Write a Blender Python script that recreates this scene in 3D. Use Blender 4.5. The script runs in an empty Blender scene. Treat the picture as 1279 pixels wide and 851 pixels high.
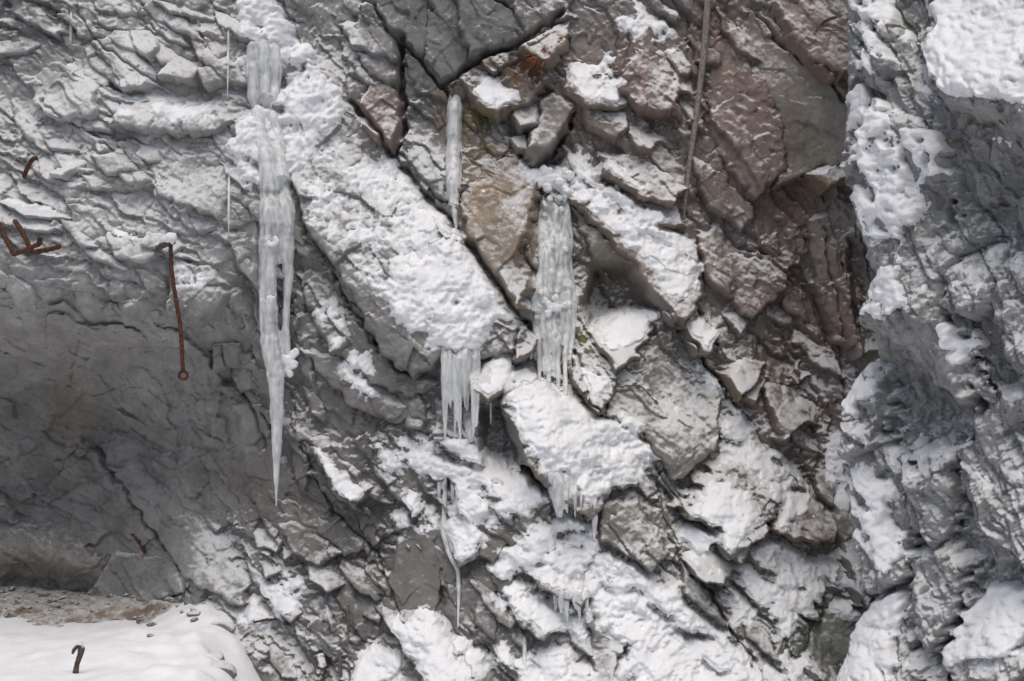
import bpy, math, random
import numpy as np
from mathutils import Vector

# ------------------------------------------------------------------ camera, sky, sun, exposure
SC = bpy.context.scene
COL = SC.collection
F_PX, CU, CV, D0 = 1760.0, 639.5, 425.5, 16.0
cam_d = bpy.data.cameras.new('camera'); cam = bpy.data.objects.new('camera', cam_d); COL.objects.link(cam)
cam.location = (0, -D0, 0); cam.rotation_euler = (math.radians(90), 0, 0)
cam_d.sensor_width = 36; cam_d.lens = 36 * F_PX / 1279.0; cam_d.clip_end = 500
SC.camera = cam

SUN_EL, SUN_AZ = 70.0, 178.0          # degrees; azimuth from +y (north), clockwise: the light comes over the camera's shoulder
w = bpy.data.worlds.new('World'); SC.world = w; w.use_nodes = True
nt = w.node_tree; bg = nt.nodes['Background']
sky = nt.nodes.new('ShaderNodeTexSky'); sky.sky_type = 'NISHITA'; sky.sun_disc = False
sky.sun_elevation = math.radians(SUN_EL); sky.sun_rotation = math.radians(SUN_AZ)
sky.air_density = 1.0; sky.dust_density = 3.5; sky.ozone_density = 1.0
nt.links.new(sky.outputs[0], bg.inputs[0]); bg.inputs[1].default_value = 0.085
sd_ = bpy.data.lights.new('sun', 'SUN'); sun = bpy.data.objects.new('sun', sd_); COL.objects.link(sun)
sd_.energy = 1.4; sd_.angle = math.radians(60); sd_.color = (1.0, 0.95, 0.875)
az, el = math.radians(SUN_AZ), math.radians(SUN_EL)
to_sun = Vector((math.sin(az) * math.cos(el), math.cos(az) * math.cos(el), math.sin(el)))
sun.rotation_euler = to_sun.to_track_quat('Z', 'Y').to_euler()
vs = SC.view_settings
vs.view_transform = 'Standard'; vs.look = 'None'; vs.gamma = 1.0; vs.use_curve_mapping = False
vs.exposure = 0.25

# ------------------------------------------------------------------ noise on numpy arrays
def hash2(ix, iy, seed):
    h = (ix.astype(np.int64) * 374761393 + iy.astype(np.int64) * 668265263 + seed * 1442695041) & 0xFFFFFFFF
    h = ((h ^ (h >> 13)) * 1274126177) & 0xFFFFFFFF
    h = ((h ^ (h >> 16)) * 2246822519) & 0xFFFFFFFF
    return (h ^ (h >> 15)) & 0xFFFFFFFF
def rnd(ix, iy, seed):
    return (hash2(ix, iy, seed) / 4294967295.0).astype(np.float32)
def gnoise(x, y, seed=0):
    x = np.asarray(x, np.float32); y = np.asarray(y, np.float32)
    ix = np.floor(x).astype(np.int32); iy = np.floor(y).astype(np.int32)
    fx = x - ix; fy = y - iy
    ux = fx * fx * fx * (fx * (fx * 6 - 15) + 10); uy = fy * fy * fy * (fy * (fy * 6 - 15) + 10)
    def g(dx, dy):
        a = rnd(ix + dx, iy + dy, seed) * 6.2831853
        return np.cos(a) * (fx - dx) + np.sin(a) * (fy - dy)
    n0 = g(0, 0) * (1 - ux) + g(1, 0) * ux
    n1 = g(0, 1) * (1 - ux) + g(1, 1) * ux
    return (n0 * (1 - uy) + n1 * uy) * 1.5
def fbm(x, y, seed=0, oct=4, gain=.5):
    s = 0; a = 1.0
    for o in range(oct):
        s = s + a * gnoise(x * 2 ** o, y * 2 ** o, seed + o * 17); a *= gain
    return s
def facets(x, y, seed=0, tilt=1.0, drop=.4, step=.5, jit=.85):
    """fractured rock: chunks made of tilted planes (upper envelope) mixed with broken-off steps."""
    ix = np.floor(x).astype(np.int32); iy = np.floor(y).astype(np.int32)
    best = np.full(x.shape, -9., np.float32); d1 = np.full(x.shape, 99., np.float32); near = np.zeros(x.shape, np.float32)
    for dx in (-1, 0, 1):
        for dy in (-1, 0, 1):
            cx = ix + dx; cy = iy + dy
            px = cx + .5 + jit * (rnd(cx, cy, seed) - .5); py = cy + .5 + jit * (rnd(cx, cy, seed + 1) - .5)
            ex = x - px; ey = y - py
            pl = (rnd(cx, cy, seed + 2) - .5) + tilt * ((rnd(cx, cy, seed + 3) - .5) * ex + (rnd(cx, cy, seed + 4) - .5) * ey)
            dd = ex * ex + ey * ey
            best = np.maximum(best, pl - drop * dd)
            m = dd < d1
            near = np.where(m, pl, near); d1 = np.where(m, dd, d1)
    return (1 - step) * best + step * near
def billow(x, y, seed):
    c, s_ = .84, .54
    g1 = gnoise(x * c + y * s_ + .37, -x * s_ + y * c + .11, seed); g2 = gnoise(x * 1.13 * s_ - y * 1.13 * c + .7, x * 1.13 * c + y * 1.13 * s_ + .3, seed + 5)
    return np.sqrt(g1 * g1 + g2 * g2 + .01)
def sstep(a, b, x):
    t = np.clip((x - a) / (b - a), 0, 1); return t * t * (3 - 2 * t)
def blur(A, n):
    """box blur twice, radius n cells."""
    for _ in range(2):
        for ax in (0, 1):
            P = np.concatenate([np.repeat(A.take([0], ax), n + 1, ax), A, np.repeat(A.take([-1], ax), n, ax)], ax)
            C = np.cumsum(P, ax, dtype=np.float64)
            L = A.shape[ax]
            A = ((C.take(range(2 * n + 1, 2 * n + 1 + L), ax) - C.take(range(0, L), ax)) / (2 * n + 1)).astype(np.float32)
    return A
def poly_sd(pts, U, V):
    """signed distance in the polygon's units, positive inside."""
    d = np.full(U.shape, 1e9, np.float32); ins = np.zeros(U.shape, bool)
    n = len(pts)
    for i in range(n):
        x0, y0 = pts[i]; x1, y1 = pts[(i + 1) % n]
        ex, ey = x1 - x0, y1 - y0; L = ex * ex + ey * ey + 1e-9
        t = np.clip(((U - x0) * ex + (V - y0) * ey) / L, 0, 1)
        d = np.minimum(d, (U - x0 - t * ex) ** 2 + (V - y0 - t * ey) ** 2)
        if y0 != y1:
            c = ((y0 > V) != (y1 > V)) & (U < ex * (V - y0) / ey + x0)
            ins ^= c
    d = np.sqrt(d)
    return np.where(ins, d, -d)
def tps(ctrl, U, V):
    """smooth surface through scattered (u, v, value) points, evaluated coarsely and resampled."""
    c = np.array(ctrl, float); P = c[:, :2] / 100; n = len(P)
    r2 = ((P[:, None] - P[None]) ** 2).sum(-1)
    K = np.where(r2 > 0, r2 * np.log(r2 + 1e-12), 0) + np.eye(n) * .08
    A = np.zeros((n + 3, n + 3)); A[:n, :n] = K; A[:n, n] = 1; A[:n, n + 1:] = P; A[n, :n] = 1; A[n + 1:, :n] = P.T
    s = np.linalg.solve(A, np.concatenate([c[:, 2], np.zeros(3)]))
    us = np.arange(U.min() - 8, U.max() + 16, 8); vv = np.arange(V.min() - 8, V.max() + 16, 8)
    gu, gv = np.meshgrid(us / 100, vv / 100)
    out = s[n] + s[n + 1] * gu + s[n + 2] * gv
    for i in range(n):
        q = (gu - P[i, 0]) ** 2 + (gv - P[i, 1]) ** 2
        out += s[i] * np.where(q > 0, q * np.log(q + 1e-12), 0)
    return bil(us, vv, out, U, V)
def bil(us, vv, A, U, V):
    fu = np.clip((np.asarray(U) - us[0]) / (us[1] - us[0]), 0, len(us) - 1.001); fv = np.clip((np.asarray(V) - vv[0]) / (vv[1] - vv[0]), 0, len(vv) - 1.001)
    i = fu.astype(int); j = fv.astype(int); a = fu - i; b = fv - j
    return (A[j, i] * (1 - a) * (1 - b) + A[j, i + 1] * a * (1 - b) + A[j + 1, i] * (1 - a) * b + A[j + 1, i + 1] * a * b).astype(np.float32)

# ------------------------------------------------------------------ meshes
def mesh_from(name, verts, quads, mat, parent=None, cols=None, smooth=True):
    me = bpy.data.meshes.new(name)
    nv, nq = len(verts), len(quads)
    k = quads.shape[1]
    me.vertices.add(nv); me.vertices.foreach_set('co', np.ascontiguousarray(verts, np.float32).ravel())
    me.loops.add(nq * k); me.loops.foreach_set('vertex_index', np.ascontiguousarray(quads, np.int32).ravel())
    me.polygons.add(nq); me.polygons.foreach_set('loop_start', np.arange(0, nq * k, k, dtype=np.int32))
    me.polygons.foreach_set('use_smooth', np.full(nq, smooth, bool))
    me.update(calc_edges=True)
    if cols is not None:
        a = me.color_attributes.new('Col', 'FLOAT_COLOR', 'POINT')
        a.data.foreach_set('color', np.ascontiguousarray(cols, np.float32).ravel())
    me.materials.append(mat)
    o = bpy.data.objects.new(name, me); COL.objects.link(o)
    if parent is not None: o.parent = parent
    return o
def grid_mesh(name, XYZ, keep, mat, parent=None, cols=None, flip=False):
    """XYZ (R,C,3); keep (R-1,C-1) bool of cells."""
    R, C = XYZ.shape[:2]
    idx = np.arange(R * C, dtype=np.int32).reshape(R, C)
    q = np.stack([idx[1:, :-1], idx[1:, 1:], idx[:-1, 1:], idx[:-1, :-1]], -1)[keep]
    if flip: q = q[:, ::-1]
    used = np.unique(q); rm = np.zeros(R * C, np.int32); rm[used] = np.arange(len(used))
    return mesh_from(name, XYZ.reshape(-1, 3)[used], rm[q], mat, parent, None if cols is None else cols.reshape(-1, 4)[used])
def tag(o, label=None, cat=None, group=None, kind=None):
    for k, v in (('label', label), ('category', cat), ('group', group), ('kind', kind)):
        if v: o[k] = v
    return o
def at(u, v, h):
    """the point h metres in front of the wall's reference plane that lies at photo position (u, v)."""
    D = D0 - h
    return np.array([(u - CU) / F_PX * D, -h, -(v - CV) / F_PX * D])

# ------------------------------------------------------------------ materials
def new_mat(name):
    m = bpy.data.materials.new(name); m.use_nodes = True
    n = m.node_tree.nodes; return m, n, m.node_tree.links, n['Principled BSDF']
def N(n, t, **kw):
    x = n.new(t)
    for k, v in kw.items():
        if hasattr(x, k): setattr(x, k, v)
        else: x.inputs[k].default_value = v
    return x
def rock_material(name, frost_hi=.80):
    m, n, l, p = new_mat(name)
    geo = N(n, 'ShaderNodeNewGeometry'); at_ = N(n, 'ShaderNodeAttribute', attribute_name='Col')
    tc = N(n, 'ShaderNodeTexCoord')
    n1 = N(n, 'ShaderNodeTexNoise'); n1.inputs['Scale'].default_value = 3.1; n1.inputs['Detail'].default_value = 9; n1.inputs['Roughness'].default_value = .68
    n2 = N(n, 'ShaderNodeTexNoise'); n2.inputs['Scale'].default_value = 24; n2.inputs['Detail'].default_value = 9; n2.inputs['Roughness'].default_value = .8
    n3 = N(n, 'ShaderNodeTexNoise'); n3.inputs['Scale'].default_value = 9; n3.inputs['Detail'].default_value = 7
    for q in (n1, n2, n3): l.new(tc.outputs['Object'], q.inputs['Vector'])
    r1 = N(n, 'ShaderNodeMapRange'); r1.inputs[1].default_value = .3; r1.inputs[2].default_value = .7; r1.inputs[3].default_value = .72; r1.inputs[4].default_value = 1.22
    l.new(n1.outputs[0], r1.inputs[0])
    r2 = N(n, 'ShaderNodeMapRange'); r2.inputs[1].default_value = .25; r2.inputs[2].default_value = .75; r2.inputs[3].default_value = .78; r2.inputs[4].default_value = 1.2
    l.new(n2.outputs[0], r2.inputs[0])
    mu = N(n, 'ShaderNodeMath', operation='MULTIPLY'); l.new(r1.outputs[0], mu.inputs[0]); l.new(r2.outputs[0], mu.inputs[1])
    sc = N(n, 'ShaderNodeVectorMath', operation='SCALE'); l.new(at_.outputs['Color'], sc.inputs[0]); l.new(mu.outputs[0], sc.inputs['Scale'])
    # powder snow settled on whatever faces upward
    sx = N(n, 'ShaderNodeSeparateXYZ'); l.new(geo.outputs['Normal'], sx.inputs[0])
    a1 = N(n, 'ShaderNodeMath', operation='MULTIPLY_ADD'); l.new(n3.outputs[0], a1.inputs[0]); a1.inputs[1].default_value = 1.1; up_ = N(n, 'ShaderNodeMath', operation='MULTIPLY'); l.new(sx.outputs[2], up_.inputs[0]); up_.inputs[1].default_value = 1.5; l.new(up_.outputs[0], a1.inputs[2])
    a2 = N(n, 'ShaderNodeMath', operation='MULTIPLY_ADD'); l.new(n2.outputs[0], a2.inputs[0]); a2.inputs[1].default_value = 1.2; l.new(a1.outputs[0], a2.inputs[2])
    r3 = N(n, 'ShaderNodeMapRange', interpolation_type='SMOOTHSTEP'); r3.inputs[1].default_value = 2.15; r3.inputs[2].default_value = 2.95; r3.inputs[3].default_value = 0; r3.inputs[4].default_value = .9
    a3 = N(n, 'ShaderNodeMath', operation='MULTIPLY_ADD'); l.new(at_.outputs['Alpha'], a3.inputs[0]); a3.inputs[1].default_value = 1.1; l.new(a2.outputs[0], a3.inputs[2])
    l.new(a3.outputs[0], r3.inputs[0])
    fm = r3
    mx = N(n, 'ShaderNodeMix', data_type='RGBA'); l.new(fm.outputs[0], mx.inputs[0]); l.new(sc.outputs[0], mx.inputs[6]); mx.inputs[7].default_value = (frost_hi, frost_hi, frost_hi * .995, 1)
    l.new(mx.outputs[2], p.inputs['Base Color'])
    p.inputs['Roughness'].default_value = .85; p.inputs['Specular IOR Level'].default_value = .25
    b1 = N(n, 'ShaderNodeBump'); b1.inputs['Strength'].default_value = .65; b1.inputs['Distance'].default_value = .03; l.new(n2.outputs[0], b1.inputs['Height'])
    b2 = N(n, 'ShaderNodeBump'); b2.inputs['Strength'].default_value = .4; b2.inputs['Distance'].default_value = .06; l.new(n3.outputs[0], b2.inputs['Height']); l.new(b1.outputs[0], b2.inputs['Normal'])
    l.new(b2.outputs[0], p.inputs['Normal'])
    return m
def snow_material(name, col=(.86, .865, .875)):
    m, n, l, p = new_mat(name)
    tc = N(n, 'ShaderNodeTexCoord')
    n1 = N(n, 'ShaderNodeTexNoise'); n1.inputs['Scale'].default_value = 22; n1.inputs['Detail'].default_value = 8; n1.inputs['Roughness'].default_value = .65
    n2 = N(n, 'ShaderNodeTexNoise'); n2.inputs['Scale'].default_value = 5; n2.inputs['Detail'].default_value = 6
    for q in (n1, n2): l.new(tc.outputs['Object'], q.inputs['Vector'])
    r = N(n, 'ShaderNodeMapRange'); r.inputs[1].default_value = .3; r.inputs[2].default_value = .75; r.inputs[3].default_value = .9; r.inputs[4].default_value = 1.05
    l.new(n2.outputs[0], r.inputs[0])
    s = N(n, 'ShaderNodeVectorMath', operation='SCALE'); s.inputs[0].default_value = col; l.new(r.outputs[0], s.inputs['Scale'])
    l.new(s.outputs[0], p.inputs['Base Color'])
    p.inputs['Roughness'].default_value = .7; p.inputs['Specular IOR Level'].default_value = .2
    b = N(n, 'ShaderNodeBump'); b.inputs['Strength'].default_value = .35; b.inputs['Distance'].default_value = .025; l.new(n1.outputs[0], b.inputs['Height'])
    l.new(b.outputs[0], p.inputs['Normal'])
    return m
def ice_material(name):
    m, n, l, p = new_mat(name)
    tc = N(n, 'ShaderNodeTexCoord'); mp = N(n, 'ShaderNodeMapping'); mp.inputs['Scale'].default_value = (1, 1, .22)
    l.new(tc.outputs['Object'], mp.inputs[0])
    n1 = N(n, 'ShaderNodeTexNoise'); n1.inputs['Scale'].default_value = 22; n1.inputs['Detail'].default_value = 5
    l.new(mp.outputs[0], n1.inputs['Vector'])
    r = N(n, 'ShaderNodeMapRange'); r.inputs[1].default_value = .35; r.inputs[2].default_value = .7; r.inputs[3].default_value = .25; r.inputs[4].default_value = .65
    l.new(n1.outputs[0], r.inputs[0]); l.new(r.outputs[0], p.inputs['Transmission Weight'])
    p.inputs['Base Color'].default_value = (.90, .915, .91, 1); p.inputs['IOR'].default_value = 1.31
    p.inputs['Roughness'].default_value = .1
    b = N(n, 'ShaderNodeBump'); b.inputs['Strength'].default_value = .35; b.inputs['Distance'].default_value = .03; l.new(n1.outputs[0], b.inputs['Height']); l.new(b.outputs[0], p.inputs['Normal'])
    return m
def rust_material(name, c0, c1, snow=.0):
    m, n, l, p = new_mat(name)
    tc = N(n, 'ShaderNodeTexCoord')
    n1 = N(n, 'ShaderNodeTexNoise'); n1.inputs['Scale'].default_value = 30; n1.inputs['Detail'].default_value = 6
    l.new(tc.outputs['Object'], n1.inputs['Vector'])
    cr = N(n, 'ShaderNodeValToRGB'); cr.color_ramp.elements[0].position = .35; cr.color_ramp.elements[1].position = .68
    cr.color_ramp.elements[0].color = (*c0, 1); cr.color_ramp.elements[1].color = (*c1, 1)
    l.new(n1.outputs[0], cr.inputs[0])
    if snow:
        geo = N(n, 'ShaderNodeNewGeometry'); sx = N(n, 'ShaderNodeSeparateXYZ'); l.new(geo.outputs['Normal'], sx.inputs[0])
        a = N(n, 'ShaderNodeMath', operation='ADD'); l.new(sx.outputs[2], a.inputs[0]); l.new(n1.outputs[0], a.inputs[1])
        r = N(n, 'ShaderNodeMapRange'); r.inputs[1].default_value = 1.0 - snow; r.inputs[2].default_value = 1.25 - snow; l.new(a.outputs[0], r.inputs[0])
        mx = N(n, 'ShaderNodeMix', data_type='RGBA'); l.new(r.outputs[0], mx.inputs[0]); l.new(cr.outputs[0], mx.inputs[6]); mx.inputs[7].default_value = (.7, .7, .7, 1)
        l.new(mx.outputs[2], p.inputs['Base Color'])
    else:
        l.new(cr.outputs[0], p.inputs['Base Color'])
    p.inputs['Roughness'].default_value = .9
    b = N(n, 'ShaderNodeBump'); b.inputs['Strength'].default_value = .6; b.inputs['Distance'].default_value = .01; l.new(n1.outputs[0], b.inputs['Height']); l.new(b.outputs[0], p.inputs['Normal'])
    return m
M_ROCK = rock_material('rock')
M_SNOW = snow_material('snow', (.865, .865, .87))
M_ICE = ice_material('ice')
M_RUST = rust_material('rusty_steel', (.035, .015, .010), (.14, .046, .024))
M_RUSTSNOW = rust_material('frosted_steel', (.05, .035, .03), (.14, .10, .08), .35)
M_POLE = rust_material('weathered_wood', (.13, .115, .10), (.27, .24, .21))
M_DARK = rust_material('dull_steel', (.07, .065, .06), (.16, .15, .14))
M_ROOT = rust_material('root_bark', (.09, .028, .014), (.24, .085, .04))

# ------------------------------------------------------------------ the cliff: relief of the back wall
ST = 1.5
ul = np.concatenate([np.arange(-260, -16, 5.), np.arange(-16, 1134, ST), np.arange(1134, 1250, 5.)])
vl = np.concatenate([np.arange(-200, -14, 5.), np.arange(-14, 872, ST), np.arange(872, 975, 5.)])
U, V = [a.astype(np.float32) for a in np.meshgrid(ul, vl)]
CTRL = [(-250,-200,-.9),(0,-200,-.9),(300,-200,-1.2),(640,-200,-1.9),(900,-200,-2.0),(1240,-200,-2.2),
(-200,0,.1),(50,0,.1),(200,0,-.1),(330,0,-.5),(450,0,-1.0),(650,0,-1.3),(850,0,-1.4),(1000,0,-1.5),(1100,0,-.95),(1240,0,-.9),(1085,130,-.85),
(-200,180,.6),(50,180,.6),(200,170,.55),(300,180,.1),(430,150,-.5),(560,180,-.9),(750,180,-.9),(900,200,-1.0),(1000,200,-1.2),(1080,250,-.9),
(-200,330,1.1),(30,330,1.2),(150,330,1.15),(260,340,.75),(340,340,.2),(430,330,.1),(550,330,.0),(640,330,-.35),(780,350,-.6),(900,350,-.7),(1010,350,-1.0),(1090,380,-.7),
(30,385,1.1),(150,392,1.05),(260,398,.7),
(30,455,-.25),(150,455,-.25),(260,460,-.05),(340,450,.05),(430,450,.15),(550,450,.3),(650,450,.0),(780,450,-.1),(900,450,-.3),(1000,450,-.8),(1090,450,-.5),
(-200,550,-1.0),(30,560,-1.0),(150,560,-.85),(260,560,-.4),(340,560,0),(430,560,.3),(550,560,.5),(700,550,.6),(800,560,.3),(900,560,.15),(1000,560,-.2),(1090,560,-.1),
(-200,680,-1.2),(30,680,-1.2),(150,680,-.9),(260,690,-.1),(350,690,.35),(450,690,.6),(600,690,.95),(720,690,1.0),(850,690,.8),(950,690,.6),(1030,690,.2),(1100,690,.2),
(-200,760,-1.2),(30,760,-1.15),(150,760,-.85),(260,770,.25),(350,780,.7),
(300,830,.85),(268,800,.45),(350,850,1.0),(450,850,1.2),(600,850,1.5),(760,850,1.7),(900,850,1.5),(1000,850,1.2),(1080,850,.7),
(-200,960,-1.1),(150,960,-1),(300,960,1.0),(500,960,1.7),(800,960,2.3),(1000,960,1.8),(1200,960,.3)]
B = tps(CTRL, U, V)
B += .38 * np.exp(-((U - 40) / 85) ** 2 - ((V - 690 - (U - 40) * .12) / 26) ** 2)
def rot(u, v, deg):
    c, s = math.cos(math.radians(deg)), math.sin(math.radians(deg))
    x, y = u / 110., v / 110.
    return x * c + y * s, -x * s + y * c            # along the bedding, across it (down-left positive)
WU = 10 * fbm(U / 70, V / 70, 3, 3) + 3.0 * fbm(U / 16, V / 16, 4, 2)
WV = 10 * fbm(U / 70, V / 70, 5, 3) + 3.0 * fbm(U / 16, V / 16, 6, 2)
SMOOTH = [((-60,390),(140,405),(270,420),(330,500),(345,640),(240,640),(250,745),(-60,770))]
smooth = sum(sstep(-25, 25, poly_sd(p, U, V)) for p in SMOOTH)
wl = 1 - sstep(230, 420, U + .25 * V)              # the left part: flatter bedding
def relief(u, v, wl, seed=0):
    cr_ = .45 + .85 * sstep(-.5, .6, fbm(u / 80, v / 80, 388, 3))
    a, b = rot(u, v, 53); a2, b2 = rot(u, v, 24)
    h = 0
    for (sa, sb, amp, k) in ((.8, 1.9, .26, 0), (1.9, 4.4, .13, 20), (4.2, 10, .060, 40), (10, 22, .026, 60), (23, 44, .012, 80)):
        f1 = facets(a * sa, b * sb, 100 + k + seed, 1.7, .3, .5)
        f2 = facets(a2 * sa, b2 * sb, 200 + k + seed, 1.7, .3, .5)
        h = h + amp * (f1 * (1 - wl) + f2 * wl) * (cr_ if k > 20 else 1)
    # plates: a step outward at each lower left edge, lying back above it
    for (fr, amp, s) in ((1.15, .14, 7), (2.9, .045, 8), (7.5, .014, 9)):
        ph1 = b * fr + .9 * facets(a * fr * .55, b * fr * .6, 300 + s + seed, .9, .3, 1.) + .15 * fbm(a * 2, b * 2, 310 + s, 2); ph2 = b2 * fr + .9 * facets(a2 * fr * .55, b2 * fr * .6, 330 + s + seed, .9, .3, 1.) + .15 * fbm(a2 * 2, b2 * 2, 340 + s, 2)
        on = np.clip(.5 + .9 * gnoise(u / 90, v / 90, 350 + s), 0, 1.2)
        h = h + amp * on * ((ph1 - np.floor(ph1)) * (1 - wl) + (ph2 - np.floor(ph2)) * wl - .5)
    h = h + .016 * fbm(u / 9, v / 9, 370 + seed, 3)
    return h
dn = relief(U + WU, V + WV, wl)
damp = 1 - .25 * smooth
CRACKS = [ # width px, depth m, points
 (4,.40,[(500,50),(506,130),(500,180),(492,195)]),(2.2,.25,[(452,-10),(490,45),(525,82),(556,118),(572,132)]),
 (3.6,.35,[(440,130),(470,168),(500,205),(545,262),(580,300),(615,345),(650,395),(670,414)]),(3.5,.35,[(556,114),(575,98),(600,78),(640,63),(665,50),(703,22)]),
 (3,.3,[(660,208),(690,195),(706,170),(718,145)]),(2.6,.3,[(838,402),(866,438),(900,480)]),(2,.2,[(900,480),(950,552),(1000,620)]),(2.6,.3,[(862,712),(905,772),(948,834)]),
 (2.2,.2,[(945,22),(986,66),(1050,131)]),(4.5,.4,[(626,512),(648,570),(682,608)]),(2,.2,[(645,412),(641,462)]),(1.6,.12,[(1022,285),(1044,400),(1058,600)]),(2,.15,[(1060,620),(1066,760)]),
 (.9,.04,[(238,520),(268,560),(296,615),(312,660)]),(2.4,.16,[(148,590),(185,640),(222,696),(246,735)]),(1.5,.12,[(280,430),(310,500),(336,560)]),(.9,.04,[(0,620),(60,632),(110,600),(150,590)]),
 (.9,.04,[(60,470),(120,492),(180,480),(225,505)]),(.9,.04,[(90,420),(150,440),(215,432),(270,440)]),(.9,.04,[(180,560),(220,585),(265,560),(300,559)]),(2,.2,[(118,758),(190,753),(236,735)]),
 (1.6,.14,[(380,560),(420,640),(470,690),(500,760)]),(1.8,.15,[(720,440),(735,500),(755,525)]),(1.6,.12,[(800,540),(830,600),(850,640)]),(1.8,.14,[(395,300),(430,370),(480,440)]),(1.4,.1,[(100,10),(130,60),(200,110)]),(1.4,.1,[(60,130),(130,180),(160,190)])]
CR = np.zeros(U.shape, np.float32)
cwu, cwv = U + 3.5 * gnoise(U / 14, V / 14, 391) + 5 * gnoise(U / 45, V / 45, 393), V + 3.5 * gnoise(U / 14, V / 14, 392) + 5 * gnoise(U / 45, V / 45, 394)
for (wd, dp, pts) in CRACKS:
    pu = [p[0] for p in pts]; pv = [p[1] for p in pts]
    i0, i1 = np.searchsorted(ul, [min(pu) - 30, max(pu) + 30]); j0, j1 = np.searchsorted(vl, [min(pv) - 30, max(pv) + 30]); q_ = np.s_[j0:j1, i0:i1]
    d2 = np.full(U[q_].shape, 1e9, np.float32)
    for (x0, y0), (x1, y1) in zip(pts[:-1], pts[1:]):
        ex, ey = x1 - x0, y1 - y0; t = np.clip(((cwu[q_] - x0) * ex + (cwv[q_] - y0) * ey) / (ex * ex + ey * ey), 0, 1)
        d2 = np.minimum(d2, (cwu[q_] - x0 - t * ex) ** 2 + (cwv[q_] - y0 - t * ey) ** 2)
    wv_ = wd * (.75 + .5 * (.5 + .5 * gnoise(U[q_] / 30, V[q_] / 30, 395)))
    CR[q_] = np.maximum(CR[q_], dp * np.exp(-(d2 / wv_ ** 2) ** 1.5))
HOLLOW = [(.5,[(744,332),(784,330),(806,366),(828,392),(776,391),(742,412),(728,380)]),(.45,[(604,512),(630,512),(650,568),(640,600),(612,590),(598,545)]),(.2,[(1056,300),(1100,310),(1104,420),(1070,440),(1058,400)]),(.25,[(650,195),(700,195),(706,212),(664,216)])]
for (dp, pts) in HOLLOW: B_h = dp * sstep(-6, 10, poly_sd(pts, U + .4 * WU, V + .4 * WV)); CR = np.maximum(CR, B_h / .7)
al_, bl_ = rot(U + WU, V + WV, 40)
H0 = B + dn * damp + smooth * .26 * facets(al_ * .75, bl_ * 1.25, 991, 1.9, .3, .2) - .7 * CR

# colour of the stone itself (linear albedo) and how much powder lies on it
GREY = np.array([.285, .278, .266])
BLOBS = [  # u, v, ru, rv, colour, strength
 (150,180,230,210,(.47,.465,.455),.95),(20,20,70,60,(.2,.2,.2),.8),(400,110,90,110,(.36,.35,.34),.6),(760,120,110,110,(.225,.18,.15),.7),(800,300,100,120,(.225,.18,.145),.7),(820,490,110,90,(.205,.19,.16),.7),(1000,430,70,130,(.22,.188,.168),.8),(900,650,150,140,(.185,.17,.145),.8),(600,148,22,12,(.20,.18,.05),.9),(738,420,14,10,(.18,.17,.05),.9),(722,508,12,14,(.17,.16,.06),.8),(560,120,12,10,(.24,.16,.07),.8),(655,85,22,18,(.26,.12,.06),.8),(690,60,14,14,(.25,.13,.07),.7),(640,395,10,24,(.27,.18,.11),.7),(880,30,14,40,(.24,.17,.12),.6),(1000,620,30,40,(.22,.15,.09),.8),(760,600,24,40,(.2,.17,.13),.5),
 (1130,300,60,400,(.25,.24,.23),.3),
 (960,190,90,200,(.23,.172,.15),.9),(900,90,70,80,(.23,.18,.155),.8),(1030,60,40,70,(.25,.185,.15),.7),(960,350,60,70,(.2,.162,.15),.8),
 (615,245,45,55,(.27,.20,.135),.9),(660,320,30,50,(.27,.21,.16),.6),(640,90,50,50,(.25,.20,.15),.7),(475,140,30,40,(.23,.165,.145),.8),
 (800,110,40,50,(.22,.16,.145),.8),(840,270,40,50,(.23,.17,.14),.7),(540,60,90,70,(.19,.185,.178),.8),(620,40,70,50,(.17,.17,.168),.7),
 (540,180,40,70,(.17,.165,.16),.6),(600,180,30,30,(.20,.155,.10),.7),(740,330,50,60,(.20,.175,.135),.6),(1000,470,60,80,(.20,.15,.13),.6),
 (1010,620,50,50,(.20,.15,.11),.6),(1060,400,30,80,(.24,.17,.145),.6),(830,480,70,70,(.20,.195,.175),.6),(960,700,80,100,(.18,.175,.15),.8),(880,600,80,80,(.2,.19,.165),.7),(640,760,90,70,(.19,.18,.165),.7),
 (1030,800,40,60,(.14,.15,.125),.8),(450,680,120,170,(.165,.155,.145),.9),(440,480,80,90,(.19,.18,.17),.6),(800,650,50,50,(.17,.16,.145),.7),
 (620,660,60,50,(.19,.175,.16),.5),(310,600,60,50,(.165,.15,.14),.6),(90,560,130,130,(.185,.185,.18),.8),(50,695,90,26,(.36,.31,.26),.8),
 (95,530,25,60,(.24,.195,.15),.5),(560,150,18,40,(.28,.2,.14),.6),(585,150,14,20,(.25,.19,.08),.8),(735,420,14,14,(.20,.19,.07),.7),(1010,190,20,40,(.22,.20,.12),.6),
 (980,150,10,20,(.24,.2,.09),.5),(930,500,30,40,(.22,.17,.12),.6),(260,60,50,50,(.27,.235,.215),.4),(700,640,40,60,(.22,.20,.17),.4)]
def albedo(u, v, seed=0):
    k = .5 + .5 * np.clip(fbm(u / 60, v / 60, 400 + seed, 4), -1, 1)
    c = np.empty(u.shape + (3,), np.float32); c[:] = GREY
    for (bu, bv, ru, rv, colr, s) in BLOBS:
        g = np.exp(-(((u - bu) / ru) ** 2 + ((v - bv) / rv) ** 2)); wgt = np.clip(s * 1.2 * g * (.45 + k), 0, 1)[..., None]
        c = c * (1 - wgt) + np.array(colr) * wgt
    return c * (.86 + .28 * (.5 + .5 * np.clip(fbm(u / 25, v / 25, 420 + seed, 3), -1, 1)))[..., None]
FROST = 0.55 + .3 * sstep(-.3, .4, fbm(U / 110, V / 110, 440, 3))
FROST = FROST * (1 - .75 * smooth)
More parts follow.
